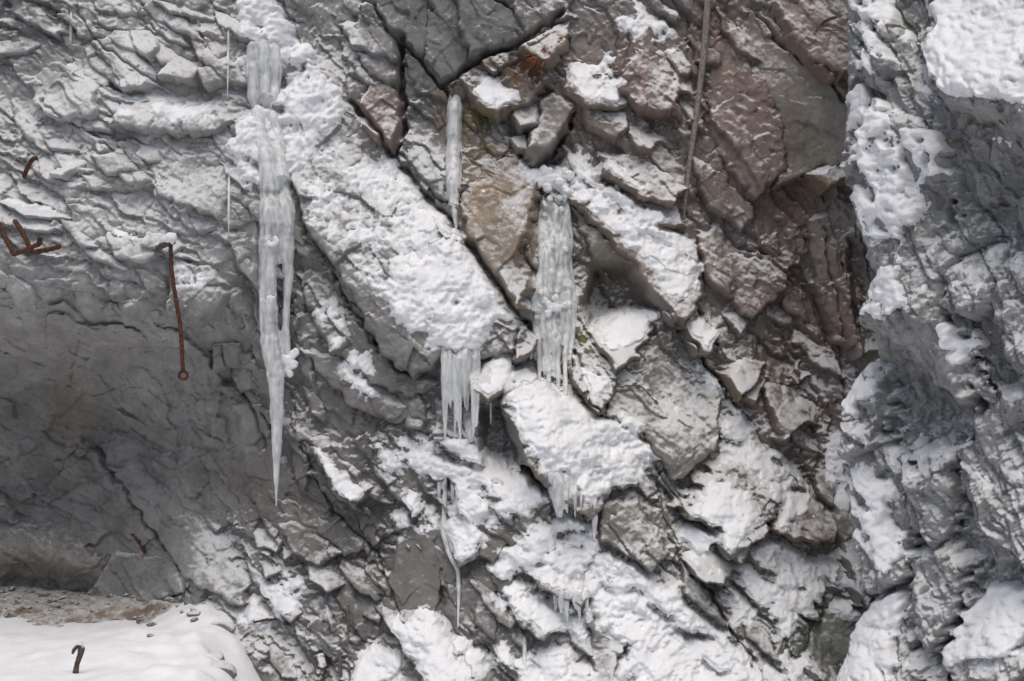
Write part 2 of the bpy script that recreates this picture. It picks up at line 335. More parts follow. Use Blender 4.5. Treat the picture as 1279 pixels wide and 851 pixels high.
for (bu, bv, ru, rv, s) in ((930,180,120,180,-.28),(540,60,90,90,-.45),(200,150,220,190,-.02),(640,100,40,40,-.25),(560,720,160,120,-.3),(850,700,220,130,-.3),(620,720,130,130,-.15),(430,680,100,170,-.35),(450,450,70,100,-.15),(620,270,50,60,-.3),(1030,800,40,50,-.5),(440,120,60,90,.2)):
    FROST += s * np.exp(-(((U - bu) / ru) ** 2 + ((V - bv) / rv) ** 2))
FROST = np.clip(FROST - .12, 0.0, .8)
# where snow has drifted (listed by place): also dusts the stone around
SNOW = [ # name, strength, thickness, points, label
(1.0,.10,[(295,-10),(335,-10),(402,75),(375,88),(330,92),(305,80)],'smooth snow cap at the very top of the frozen waterfall'),
(1.0,.1,[(285,185),(310,140),(400,80),(440,135),(410,170),(390,200),(360,245),(310,240)],'snow patch across the icy waterfall, just above the long icicle'),
(.40,.05,[(375,225),(410,160),(440,130),(520,220),(585,305),(560,310),(500,335),(485,375),(420,340),(398,300)],'patchy thin snow on the upper half of the slanting slab'),
(1.05,.11,[(495,335),(555,300),(600,335),(652,405),(622,402),(612,440),(560,447),(522,427),(482,378)],'thick snow field on the lower end of the long slanting slab'),
(.95,.07,[(598,485),(618,442),(640,450),(660,470),(640,485),(620,492)],'small snow patch between the two slanting slabs'),
(1.1,.12,[(630,490),(660,478),(690,500),(726,506),(790,528),(818,568),(806,610),(770,612),(735,622),(700,600),(660,560)],'thick snow mound below the widest icicle column'),
(.95,.10,[(450,560),(545,538),(600,556),(650,588),(690,615),(660,642),(605,650),(600,692),(570,692),(553,650),(560,596),(480,585)],'broad snow patch below the ragged ice curtain'),
(1.05,.10,[(608,702),(650,660),(690,645),(740,655),(748,700),(735,722),(660,722),(625,716)],'rounded snow patch below the overhanging slab icicles'),
(1.1,.13,[(735,690),(770,690),(830,718),(870,760),(942,835),(985,870),(758,870),(770,820),(792,795),(742,780),(730,740)],'largest snow field, filling the foot of the cliff'),
(.8,.08,[(618,728),(680,720),(735,760),(738,795),(690,785),(645,760)],'snow on the stepped strata above the foot of the cliff'),
(1.05,.11,[(480,775),(540,763),(598,845),(602,872),(560,872),(530,825),(500,792)],'narrow snow covered slab beside dark rock at bottom edge'),
(.8,.07,[(445,832),(468,800),(500,800),(492,870),(445,870)],'ragged snow clumps left of the narrow snowy slab'),
(.9,.08,[(640,825),(700,800),(738,825),(742,872),(650,872)],'snow patch against the dark rock at the bottom edge'),
(.75,.06,[(570,792),(630,790),(642,828),(600,832)],'small snow clumps under the thin lowest drip'),
(.95,.09,[(850,660),(878,602),(930,606),(940,640),(905,682),(860,684)],'snow on the round rock hump right of centre'),
(.8,.09,[(892,722),(958,662),(1000,690),(1050,680),(1054,720),(1000,772),(980,795),(955,765),(918,772)],'patchy snow field beside the dark slanting beam'),
(.9,.08,[(960,602),(1000,588),(1016,615),(980,642),(964,655)],'snow strip above the rust stained block'),
(.9,.08,[(888,552),(925,505),(955,540),(992,592),(970,602),(930,582),(890,562)],'snow gully leading down to the round rock hump'),
(.9,.06,[(858,440),(872,440),(925,515),(950,555),(935,560),(900,500)],'thin line of snow along the slanting crack'),
(1.1,.14,[(672,236),(680,210),(712,200),(722,215),(716,240),(695,246)],'flared snow cap on top of the widest ice column'),
(.8,.08,[(700,222),(706,203),(715,185),(745,198),(800,238),(862,308),(870,345),(850,362),(826,345),(785,318),(740,275),(712,240),(690,242)],'snowy slab beside the top of the widest icicle column'),
(1.15,.07,[(738,425),(773,392),(828,392),(800,416),(762,430)],'flat snow shelf under the hollow'),
(1.0,.08,[(852,395),(866,392),(894,418),(872,428),(856,412)],'snow cap on the small block below the slanting beam'),
(1.0,.08,[(645,192),(655,192),(690,222),(680,232),(665,222)],'snow ridge on top of the ochre wedge'),
(.62,.04,[(760,20),(800,-10),(856,20),(845,70),(790,55)],'powder snow on brown rock near the top edge'),
(.6,.04,[(700,85),(760,66),(790,130),(762,136),(720,124)],'powder snow on the grey ledge right of the boulder'),
(.8,.04,[(585,125),(625,92),(665,130),(620,150),(600,140)],'streaky snow on the wedged boulder'),
(.9,.06,[(392,556),(408,556),(458,615),(446,628),(425,615)],'narrow snow stripe on the slab right of the long icicle tip'),
(.4,.04,[(145,150),(200,130),(285,150),(270,165),(200,165)],'powder on the grey ledge high on the wall'),
(.62,.04,[(220,330),(265,335),(280,365),(230,375)],'powder on the block beside the hanging rod'),
(.66,.06,[(300,760),(330,710),(395,725),(380,760),(330,790)],'powder snow beside the frosted stub of rod'),
(.9,.07,[(940,835),(985,815),(1062,852),(1055,872),(950,872)],'snow bank under the green-grey rock at the bottom'),
(.9,.06,[(1003,222),(1018,214),(1048,196),(1046,206),(1015,224)],'small snow cap on the orange-brown block'),
(.7,.05,[(725,460),(745,455),(765,475),(752,490),(730,480)],'snow spot on the angular block by the ice column'),
(.8,.07,[(1015,560),(1050,540),(1085,560),(1080,640),(1062,640),(1040,610)],'snow in the corner beside the near wall'),
(.75,.06,[(1030,690),(1062,690),(1090,760),(1070,790),(1040,760)],'snow low in the corner above the green-grey rock'),
(.7,.05,[(490,610),(550,620),(552,660),(500,670),(478,650)],'ragged snow left of the thin drip'),
(.7,.05,[(400,385),(420,380),(480,460),(465,510),(440,490)],'frayed snow strip on the dark strata'),
(.8,.06,[(790,255),(860,310),(870,370),(840,370),(800,330)],'clumped snow above the smooth beam'),
]
halo = np.zeros(U.shape, np.float32)
for (st, th, pts, lab) in SNOW:
    pu = [p[0] for p in pts]; pv = [p[1] for p in pts]
    i0, i1 = np.searchsorted(ul, [min(pu) - 70, max(pu) + 70]); j0, j1 = np.searchsorted(vl, [min(pv) - 70, max(pv) + 70]); q_ = np.s_[j0:j1, i0:i1]
    halo[q_] = np.maximum(halo[q_], min(st, 1) * sstep(-45, 12, poly_sd(pts, U[q_] + WU[q_], V[q_] + WV[q_])))
FROST = np.clip(FROST + .12 * halo, 0, .85)
ALB = albedo(U + .5 * WU, V + .5 * WV)
RGBA = np.concatenate([ALB, FROST[..., None]], -1).astype(np.float32)

def to_xyz(H, Bs=B, u=U, v=V):
    D = D0 - Bs
    return np.stack([(u - CU) / F_PX * D, -H, -(v - CV) / F_PX * D], -1)


# blocks and slabs that can be told apart: (name, proud, gx, gy, roughness of face, points[, colour, label])
#   gx, gy: metres the face comes forward per 100 px to the right / downward
BL = [
('rock_slab',.13,.0,.2,1.1,[(146,160),(170,123),(204,129),(252,119),(286,157),(262,172),(191,168)]),
('rock_slab',.16,.05,.35,.6,[(106,68),(157,37),(191,95),(192,112),(163,119),(123,89)]),
('rock_block',.18,.0,.3,.6,[(167,44),(191,41),(204,65),(191,78),(174,61)]),
('rock_block',.2,.1,.1,.5,[(204,102),(218,75),(252,92),(245,106)]),
('rock_block',.2,-.1,-.1,.5,[(252,92),(286,85),(283,106),(262,112)]),
('rock_block',.15,.0,.3,.5,[(72,221),(112,198),(119,204),(95,218),(89,226)]),
('rock_block',.16,.1,-.1,.5,[(123,201),(164,191),(170,215),(140,222)]),
('rock_slab',.12,.05,.3,.8,[(184,204),(283,204),(290,252),(279,276),(238,259),(204,245)]),
('rock_slab',.15,.0,.3,.6,[(40,100),(96,78),(130,110),(124,150),(80,155),(52,135)]),
('rock_slab',.12,.05,.2,.6,[(2,60),(40,48),(62,60),(42,72),(0,75)]),
('rock_slab',.14,.05,.35,.6,[(136,290),(184,300),(204,317),(190,330),(150,322)]),
('rock_block',.24,.05,.25,.6,[(218,324),(266,335),(286,369),(273,396),(238,406),(218,403),(221,365)]),
('rock_block',.14,.0,.35,.3,[(160,389),(194,365),(213,382),(170,394)]),
('rock_slab',.06,.05,-.1,.3,[(252,498),(327,505),(337,546),(300,559),(273,546)]),
('rock_block',.16,.0,.2,.6,[(269,433),(300,430),(303,454),(273,464)]),
('rock_block',.14,.0,.2,.6,[(293,471),(313,464),(317,484),(300,491)]),
('rock_slab',.16,-.1,.1,.4,[(150,592),(177,571),(201,602),(252,636),(283,680),(313,725),(307,752),(290,745),(238,714),(218,690),(184,639)]),
('rock_slab',.2,-.1,-.05,1.1,[(112,757),(150,690),(218,694),(235,728),(191,752)]),
('rock_slab',.08,.0,-.1,.25,[(279,578),(341,565),(368,595),(348,639),(310,636),(293,616)]),
('rock_block',.14,.0,.2,.5,[(327,697),(354,697),(354,711),(337,718)]),
('rock_block',.14,.1,.2,.5,[(354,677),(375,687),(361,697)]),
('rock_block',.16,.0,.3,.6,[(317,660),(358,670),(351,684),(327,680)]),
('rock_slab',.2,-.1,.2,.5,[(354,656),(365,650),(429,690),(402,702),(375,687)]),
('rock_block',.22,-.1,.2,.4,[(388,704),(402,702),(429,728),(416,733),(392,718)]),
('rock_block',.18,.1,-.1,.5,[(354,762),(365,748),(378,762),(368,772)]),
('rock_slab',.22,.15,.0,.2,[(225,745),(245,731),(283,779),(279,788),(259,781)],(.27,.275,.27)),
('rock_slab',.22,.1,.2,.6,[(449,136),(469,106),(488,106),(505,133),(498,177),(490,191),(462,164)],(.235,.17,.15),'purplish brown leaf-shaped block between two dark cracks'),
('rock_block',.18,.0,.2,.6,[(432,44),(452,24),(493,51),(495,82),(445,65)]),
('rock_block',.16,.0,.1,.6,[(445,68),(493,82),(498,112),(476,102),(462,99)]),
('rock_slab',.16,-.1,.1,.7,[(456,-2),(537,-4),(531,75),(524,78),(490,44)]),
('rock_slab',.02,.1,-.1,.15,[(502,68),(556,116),(537,129),(510,133),(503,112)],(.155,.15,.14)),
('rock_slab',.2,.1,.0,.7,[(537,17),(571,41),(585,68),(568,112),(554,109),(531,82)],(.19,.188,.182)),
('rock_block',.3,.1,-.15,.7,[(571,3),(616,7),(663,44),(653,61),(616,68),(588,75),(575,41)],(.19,.185,.178)),
('rock_block',.34,-.1,-.3,.5,[(616,-4),(718,-4),(708,20),(663,58),(657,51),(643,20)],(.175,.165,.152)),
('rock_block',.3,.0,.2,1.5,[(575,106),(595,82),(643,65),(670,85),(680,109),(660,136),(619,150),(595,136)],(.21,.175,.145),'snow dusted boulder wedged below the rusty roots'),
('rock_block',.36,-.1,.2,.6,[(650,68),(684,48),(708,27),(708,51),(694,75),(674,89)],(.26,.22,.17)),
('rock_block',.3,.0,.0,.4,[(640,150),(653,133),(670,133),(667,160),(650,167)]),
('rock_block',.34,.1,.2,.5,[(670,160),(677,133),(694,119),(715,140),(704,164),(684,191),(664,208),(657,198)]),
('rock_block',.22,.0,.1,.4,[(636,177),(657,170),(660,194),(646,191)]),
('rock_slab',.1,.1,.1,.6,[(510,136),(537,136),(558,164),(554,252),(541,238),(507,201)],(.18,.18,.175)),
('rock_block',.3,.1,.3,.7,[(578,262),(582,230),(600,210),(643,194),(672,222),(660,265),(650,300),(640,330),(655,360),(645,385),(615,340),(585,290)],(.265,.215,.165),'ochre stained wedge of rock beside the long crack'),
('rock_slab',-.05,.1,.0,.15,[(582,153),(605,150),(643,190),(595,211),(580,232)],(.17,.15,.115)),
('rock_block',.24,.0,.2,.6,[(769,116),(790,68),(824,68),(847,119),(834,146),(800,143)],(.225,.165,.15)),
('rock_slab',.16,.0,.3,.8,[(704,92),(752,65),(783,133),(766,143),(725,136),(704,116)]),
('rock_block',.22,.0,.2,.6,[(725,143),(779,143),(783,164),(766,180),(732,160)]),
('rock_block',.2,.0,.3,.6,[(779,160),(820,180),(810,191),(793,191)]),
('rock_block',.26,.0,.25,.6,[(752,198),(796,198),(854,238),(834,259),(796,249),(752,218)],(.24,.19,.155)),
('rock_block',.2,.0,.3,.6,[(796,252),(844,259),(850,285),(820,285)],(.235,.175,.145)),
('rock_slab',.2,.04,.12,1.0,[(400,85),(440,130),(500,205),(560,280),(600,335),(645,400),(640,440),(600,445),(560,440),(520,470),(480,440),(440,360),(390,290),(370,230),(350,150),(360,100)],None,'long snow covered slab slanting beside the dark crack'),
('rock_block',.42,.0,.3,.5,[(609,382),(646,406),(643,416),(619,406)],(.26,.22,.18)),
('rock_block',.4,.0,.2,.6,[(619,440),(643,427),(640,457),(629,484),(612,498),(595,484)],(.25,.21,.17)),
('rock_block',.34,.0,.1,.6,[(643,410),(670,423),(663,440),(643,450)],(.26,.21,.18)),
('rock_slab',.3,-.26,.1,1.0,[(632,488),(660,478),(720,502),(790,535),(800,570),(790,605),(760,612),(738,640),(700,620),(680,600),(650,570),(628,515)],(.21,.19,.165),'thick snow covered slab overhanging a dark hollow'),
('rock_block',.22,.1,.2,.9,[(715,450),(735,427),(769,464),(762,495),(745,515),(732,498),(715,474)],(.24,.205,.16)),
('rock_block',.18,.0,.5,.6,[(738,423),(772,392),(830,392),(800,427),(779,454),(766,460)],(.23,.2,.17)),
('rock_slab',.1,-.05,.15,.6,[(769,471),(803,427),(851,416),(900,470),(890,560),(840,600),(800,540),(755,520)],(.215,.205,.185)),
('rock_slab',.2,.1,-.3,.2,[(711,259),(743,333),(782,331),(775,318),(737,283)],(.19,.175,.14)),
('rock_slab',.38,-.15,.1,.1,[(778,326),(793,347),(831,400),(839,405),(809,362),(790,328)],(.22,.2,.18),'narrow smooth beam of rock along the slanting edge'),
('rock_slab',.3,-.15,.3,.8,[(713,253),(760,242),(799,256),(828,286),(866,312),(869,371),(849,406),(834,397),(784,327),(743,283)],(.23,.19,.165)),
('rock_block',.36,.0,.35,.5,[(854,394),(893,418),(878,441),(866,441),(849,415)],(.21,.185,.165)),
('rock_slab',.16,.1,.15,.6,[(928,7),(949,26),(986,65),(1082,150),(1080,205),(1012,213),(966,238),(966,147),(925,55)],(.225,.21,.185),'broad smooth green-grey slab under the slanting crack'),
('rock_slab',.3,-.1,.2,.6,[(959,-4),(1085,-4),(1085,110),(1045,100),(1020,102),(1000,78),(983,61)],(.25,.19,.165)),
('rock_block',.42,-.1,.2,.5,[(1014,95),(1031,48),(1070,44),(1068,92),(1024,106)],(.25,.175,.13)),
('rock_slab',.14,.1,.15,.8,[(884,44),(928,58),(966,147),(973,218),(935,252),(894,191),(881,136)],(.235,.18,.158)),
('rock_block',.3,.0,.3,.5,[(1003,225),(1020,218),(1060,190),(1075,215),(1020,240)],(.26,.18,.12)),
('rock_slab',.2,.1,.15,.7,[(884,314),(962,331),(979,345),(976,362),(932,399),(918,392)],(.19,.145,.135)),
('rock_block',.22,.0,.2,.5,[(904,399),(918,392),(932,406),(918,420)]),
('rock_block',.32,.1,.2,.5,[(901,471),(925,447),(947,457),(942,474),(918,495)],(.22,.17,.11)),
('rock_block',.28,.1,.2,.5,[(925,495),(942,471),(952,474),(935,501)]),
('rock_block',.26,.0,.2,.6,[(949,484),(966,484),(1000,525),(969,546)],(.2,.15,.135)),
('rock_slab',.14,.1,.1,1.2,[(1006,280),(1030,270),(1050,350),(1062,430),(1036,428),(1014,355)]),
('rock_slab',.18,.1,.1,1.2,[(1044,300),(1062,285),(1074,340),(1076,400),(1090,435),(1060,445),(1050,390)],(.25,.2,.175)),
('rock_block',.14,.05,.0,.4,[(616,656),(646,660),(616,697),(595,690)],(.19,.175,.155)),
('rock_block',.22,.0,.0,.5,[(749,629),(793,626),(827,687),(810,707),(766,680),(749,670)],(.175,.165,.15)),
('rock_block',.16,.1,.0,.4,[(738,789),(786,793),(766,820),(762,862),(738,862)],(.18,.17,.155)),
('rock_slab',.22,-.1,.2,.6,[(609,707),(629,711),(690,782),(677,793),(643,765)]),
('rock_slab',.2,-.1,.2,.5,[(588,724),(605,721),(643,772),(636,779)]),
('rock_slab',.3,-.1,.2,.4,[(660,711),(672,709),(731,742),(725,750),(680,730)]),
('rock_slab',.36,-.15,.2,.6,[(486,769),(541,765),(592,840),(590,866),(551,866),(507,800)]),
('rock_block',.22,.0,.1,.7,[(445,834),(476,793),(503,800),(551,844),(548,866),(445,866)],(.17,.155,.145)),
('rock_slab',.08,.0,.05,.5,[(500,640),(555,690),(545,758),(480,762),(500,660)],(.175,.165,.155)),
('rock_block',.34,.05,.15,.7,[(850,639),(887,595),(932,568),(952,588),(962,622),(945,663),(901,690),(891,653)],(.19,.18,.155)),
('rock_block',.3,.0,-.1,.4,[(904,687),(918,663),(942,667),(918,697)],(.15,.155,.14)),
('rock_block',.26,.0,.2,.6,[(959,656),(979,615),(1010,622),(1041,650),(1034,670),(1000,673)],(.22,.175,.14)),
('rock_block',.42,.0,.3,.4,[(857,701),(881,687),(898,707),(894,721),(867,714)]),
('rock_slab',.26,-.2,.0,.15,[(850,707),(860,714),(945,830),(942,836),(905,779),(850,735)],(.19,.18,.165)),
('rock_block',.14,.1,.2,.9,[(996,827),(1027,765),(1082,745),(1085,800),(1080,860),(1027,846)],(.22,.22,.195)),
('rock_slab',.3,.1,.05,.4,[(1041,633),(1054,629),(1068,670),(1064,750),(1051,697),(1037,650)],(.2,.185,.165)),
('rock_slab',.2,-.1,.25,.7,[(390,545),(412,548),(462,612),(448,632),(425,618)]),
('rock_slab',.16,-.1,.1,.7,[(400,400),(440,395),(500,470),(548,478),(520,495),(470,480),(430,450)]),
('rock_slab',.14,-.1,.1,.7,[(380,440),(420,450),(480,500),(520,510),(500,530),(440,505)]),
('rock_slab',.18,-.1,.2,.7,[(375,345),(395,340),(432,390),(440,430),(418,445),(395,400)]),
('rock_block',.2,.0,.2,.7,[(560,660),(590,640),(600,690),(575,705)]),
('rock_slab',.2,-.05,.2,.6,[(870,300),(895,285),(912,330),(905,372),(880,350)]),
('rock_slab',.16,-.1,.2,.7,[(862,200),(895,215),(935,265),(925,290),(880,262)]),
]
rr = random.Random(11)
mask_taken = np.zeros(U.shape, np.float32)
for b in BL: mask_taken = np.maximum(mask_taken, 0)
AUTO = []
polys = [b[5] for b in BL] + [h_[1] for h_ in HOLLOW]
def inside(p, x, y):
    c = False
    for i in range(len(p)):
        (x0, y0), (x1, y1) = p[i], p[i - 1]
        if (y0 > y) != (y1 > y) and x < (x1 - x0) * (y - y0) / (y1 - y0) + x0: c = not c
    return c
tries = 0
while len(AUTO) < 150 and tries < 4000:
    tries += 1
    cu, cv = rr.uniform(0, 1050), rr.uniform(0, 850)
    if any(inside(p, cu, cv) for p in polys): continue
    dark = cu < 330 and cv > 400
    if dark and rr.random() < .8: continue
    left = cu + .25 * cv < 330
    ang = math.radians(rr.gauss(26 if left else 54, 12))
    L, Wd = rr.uniform(16, 52), rr.uniform(6, 17)
    pts = []
    k = rr.randint(4, 6)
    for i in range(k):
        t = 2 * math.pi * (i + rr.uniform(-.25, .25)) / k
        r_ = rr.uniform(.75, 1.15); x, y = L * math.cos(t) * r_, Wd * math.sin(t) * r_
        pts.append((cu + x * math.cos(ang) - y * math.sin(ang), cv + x * math.sin(ang) + y * math.cos(ang)))
    AUTO.append(('rock_slab' if L > 24 else 'rock_block', rr.uniform(.05, .13), rr.uniform(-.15, .1), rr.uniform(0, .3), .6, pts)); polys.append(pts)

PIECES = []
H = H0.copy()
HB = blur(H0, 6)
def build_block(spec, i):
    global H
    name, h0, gx, gy, rough, pts = spec[:6]
    colr = spec[6] if len(spec) > 6 else None
    pu = [p[0] for p in pts]; pv = [p[1] for p in pts]
    i0, i1 = np.searchsorted(ul, [min(pu) - 34, max(pu) + 34]); j0, j1 = np.searchsorted(vl, [min(pv) - 34, max(pv) + 34])
    if i1 - i0 < 4 or j1 - j0 < 4: return
    s = np.s_[j0:j1, i0:i1]
    u, v = U[s], V[s]
    size = min(max(pu) - min(pu), max(pv) - min(pv))
    wob = min(1, size / 60)
    wu = wob * (4.2 * gnoise(u / 19, v / 19, 500 + i) + 2.2 * gnoise(u / 11.3, v / 8.7, 501 + i) + .8 * gnoise(u / 4.1, v / 4.1, 507 + i)); wv = wob * (4.2 * gnoise(u / 19, v / 19, 502 + i) + 2.2 * gnoise(u / 8.7, v / 11.3, 503 + i) + .8 * gnoise(u / 4.1, v / 4.1, 509 + i))
    sd = poly_sd(pts, u + wu, v + wv)
    cu, cv = sum(pu) / len(pu), sum(pv) / len(pv)
    hw = max(max(pv) - min(pv), 16) / 2
    q = np.clip(((v - cv) * .9 - (u - cu) * .35) / hw, -1.3, 1.3)          # flush at the upper edge, proud at the lower
    d = h0 * (1 + (.75 if i >= len(BL) else .5) * q) + gx * (u - cu) / 100 + .6 * gy * (v - cv) / 100
    base = blur(B[s] + .45 * (HB[s] - B[s]), 3)
    a, b = rot(u + WU[s] * .6, v + WV[s] * .6, 53)
    det = .16 * facets(a * 1.7, b * 3.6, 600 + 7 * i, 1.7, .3, .35) + (.3 + .9 * ((i * 29) % 10) / 10) * (.07 * facets(a * 4.2, b * 9, 602 + 7 * i, 1.7, .3, .5) + .028 * facets(a * 10, b * 20, 604 + 7 * i, 1.5, .3, .5) + .012 * facets(a * 23, b * 40, 605 + 7 * i, 1.5, .3, .5)) + .012 * fbm(u / 8, v / 8, 606 + i, 3)
    hh = base + d + rough * det * (.5 + .5 * min(1, size / 50))
    edge = np.exp(-np.maximum(sd, 0) / 1.6)
    gy_s, gx_s = np.gradient(blur(sd, 1), vl[j0:j1], ul[i0:i1])
    upper = sstep(-.35, .35, -gx_s * .45 + gy_s * .9)                      # 1 where the outline looks up and right
    slope = .075 * (1 - upper) + (.010 + .012 * (i % 3)) * upper
    hh = hh - .7 * CR[s] - .03 * edge * (1 - upper) - np.maximum(-sd, 0) * slope
    vk = sd > -7 - 26 * upper
    keep = vk[1:, 1:] & vk[1:, :-1] & vk[:-1, 1:] & vk[:-1, :-1]
    # drop cells that lie wholly behind the wall
    vis = hh > H0[s] - .05 * upper - .12 * (1 - upper)
    keep &= vis[1:, 1:] | vis[1:, :-1] | vis[:-1, 1:] | vis[:-1, :-1]
    if keep.sum() < 12: return
    rgba = RGBA[s].copy()
    if colr:
        kk = (.82 + .36 * (.5 + .5 * np.clip(fbm(u / 22, v / 22, 700 + i, 4), -1, 1)))[..., None]
        rgba[..., :3] = .35 * rgba[..., :3] + .65 * np.array(colr) * 1.12 * kk
    else:
        rgba[..., :3] *= .9 + .22 * ((i * 37 % 11) / 10)
    for (bu, bv, ru, rv, cc, st) in ((600,146,20,8,(.19,.17,.05),.9),(650,92,16,22,(.25,.11,.05),.85),(685,60,16,16,(.25,.13,.07),.7),(735,424,12,8,(.17,.16,.05),.9),(720,500,8,16,(.17,.16,.06),.8),(590,262,14,40,(.30,.20,.09),.6),(612,235,30,20,(.28,.19,.10),.5),(1000,650,20,14,(.20,.12,.07),.7)):
        g = (np.exp(-(((u - bu) / ru) ** 2 + ((v - bv) / rv) ** 2)) * st * sstep(-.4, .5, gnoise(u / 9, v / 9, 720)))[..., None]
        rgba[..., :3] = rgba[..., :3] * (1 - g) + np.array(cc) * g
    PIECES.append((name, s, hh, keep, rgba, spec[7] if len(spec) > 7 else None))
    H[s] = np.where(vk, np.maximum(H[s], hh), H[s])
for i, b in enumerate(BL + AUTO): build_block(b, i)

# ------------------------------------------------------------------ the near wall of the gorge on the right
url = np.concatenate([np.arange(1012, 1300, ST), np.arange(1300, 1440, 5.)])
UR, VR = [a.astype(np.float32) for a in np.meshgrid(url, vl)]
edge_pts = np.array([(-200,1040),(0,1050),(60,1056),(130,1052),(218,1052),(262,1070),(290,1084),(345,1106),(380,1098),(406,1089),(450,1094),(478,1078),(500,1064),(560,1060),(640,1064),(690,1082),(742,1102),(765,1088),(790,1070),(851,1056),(980,1040)])
RE = np.interp(VR + 3 * gnoise(UR / 14, VR / 14, 811), edge_pts[:, 0], edge_pts[:, 1]).astype(np.float32) + 4 * gnoise(UR * 0 + 3.3, VR / 22, 810) + 2 * gnoise(UR * 0 + 7.3, VR / 8, 812)
x = UR - RE
CTR = [(1050,-200,.6),(1250,-200,1.6),(1420,-200,3.0),(1050,0,.9),(1150,0,1.2),(1200,40,1.5),(1279,40,2.4),(1420,60,3.4),(1060,140,1.05),(1130,140,1.7),(1200,130,2.4),(1279,135,2.9),(1420,140,3.8),
(1200,190,2.3),(1279,200,2.7),(1070,280,1.1),(1130,290,1.9),(1200,300,2.1),(1279,300,2.6),(1420,300,3.5),(1110,400,1.6),(1150,400,2.1),(1210,390,2.4),(1279,400,2.7),(1110,470,1.3),(1170,500,1.7),(1230,500,2.4),(1279,500,2.8),(1420,500,3.6),
(1070,540,1.5),(1120,560,1.6),(1180,600,2.1),(1230,600,2.4),(1279,620,2.9),(1420,650,3.8),(1070,640,1.5),(1130,660,1.8),(1200,700,2.4),(1279,700,3.0),(1070,780,1.7),(1100,760,1.8),(1150,790,2.2),(1210,800,2.7),(1279,800,3.2),(1420,800,4.0),(1060,851,1.9),(1150,900,2.5),(1279,900,3.5),(1420,960,4.3)]
BR = tps(CTR, UR, VR)
wuR = 8 * fbm(UR / 50, VR / 60, 821, 3); wvR = 8 * fbm(UR / 50, VR / 60, 823, 3)
def relief_r(u, v):
    a, b = rot(u, v, 66)
    h = 0
    for (sa, sb, amp, k) in ((1.2, 2.8, .16, 0), (2.2, 6.5, .10, 20), (4.5, 15, .07, 40), (9, 34, .034, 60), (18, 66, .014, 70)):
        h = h + amp * facets(a * sa, b * sb, 900 + k, 1.6, .35, .45)
    ph = b * 3.0 + .6 * fbm(a * .5, b * .9, 950, 3)
    h = h + .10 * (ph - np.floor(ph) - .5) + .03 * fbm(u / 9, v / 18, 960, 4)
    return h
DR = relief_r(UR + wuR, VR + wvR)
BLR = [(.42,.0,.2,[(1188,385),(1196,338),(1225,322),(1250,345),(1248,378),(1230,395)]),
 (.34,-.1,-.1,[(1150,600),(1158,588),(1200,570),(1207,610),(1198,662),(1180,680),(1150,650)]),
 (.34,.05,.2,[(1062,540),(1066,488),(1090,468),(1112,470),(1118,510),(1100,560),(1070,570)]),
 (.34,.05,.25,[(1060,851),(1075,780),(1110,735),(1140,740),(1150,800),(1170,870),(1060,870)]),
 (.3,.05,.25,[(1195,825),(1215,765),(1250,735),(1290,742),(1290,835),(1240,862)]),
 (.2,-.1,-.2,[(1080,100),(1104,45),(1112,90),(1106,118),(1096,112)]),
 (.45,.05,.25,[(1175,-20),(1310,-20),(1310,175),(1260,150),(1230,142),(1190,128),(1165,70)]),
 (.4,.0,.12,[(1066,215),(1100,135),(1150,160),(1185,200),(1192,262),(1236,300),(1200,332),(1188,385),(1222,500),(1205,490),(1160,432),(1122,412),(1092,405),(1110,345),(1085,285)]),
 (.34,-.05,.1,[(1225,330),(1260,310),(1310,360),(1310,480),(1285,470),(1255,400)]),
 (.36,.0,.1,[(1222,540),(1250,500),(1310,480),(1310,700),(1262,690),(1240,640),(1215,600)]),
 (.3,.0,.15,[(1070,570),(1120,545),(1150,600),(1152,660),(1140,720),(1100,735),(1078,660)]),
 (.3,.05,.15,[(1152,690),(1190,680),(1215,700),(1205,760),(1180,800),(1150,770)])]
HR = BR + DR * sstep(-2, 14, x)
HR0 = HR.copy(); nearblocks = []
for k, (h0, gx, gy, pts) in enumerate(BLR):
    sd = poly_sd(pts, UR + 6 * fbm(UR / 20, VR / 20, 840 + k, 3), VR + 6 * fbm(UR / 20, VR / 20, 860 + k, 3))
    cu, cv = np.mean([p[0] for p in pts]), np.mean([p[1] for p in pts])
    gy_s, gx_s = np.gradient(blur(sd, 1), vl, url); upn = sstep(-.35, .35, -gx_s * .4 + gy_s * .9)
    hh = blur(BR + .3 * DR, 5) + h0 * .9 + gx * (UR - cu) / 100 + gy * (VR - cv) / 100 + .9 * DR - .05 * np.exp(-np.maximum(sd, 0) / 3) - np.maximum(-sd, 0) * (.05 * (1 - upn) + .01 * upn)
    nearblocks.append((hh, sd)); HR = np.where(sd > -8 - 24 * upn, np.maximum(HR, hh), HR)
wrap = np.maximum(-x, 0)
HR = HR - .12 * np.exp(-np.maximum(x, 0) / 5)
n_r = np.array([-.55, -.83, 0])
def to_xyz_r(H_, Bs=BR):
    D = D0 - Bs
    ue = np.maximum(UR, RE)
    P = np.stack([(ue - CU) / F_PX * D, -Bs, -(VR - CV) / F_PX * D], -1)
    d = (H_ - Bs)[..., None]
    back = np.maximum(-x, 0)[..., None] * np.array([.030, .07, 0])        # the flank turns away behind the edge
    return P + d * n_r + back
ALR = np.empty(UR.shape + (3,), np.float32); ALR[:] = (.32, .323, .32)
kR = .5 + .5 * np.clip(fbm(UR / 40, VR / 60, 830, 4), -1, 1)
ALR *= (.8 + .4 * kR)[..., None]
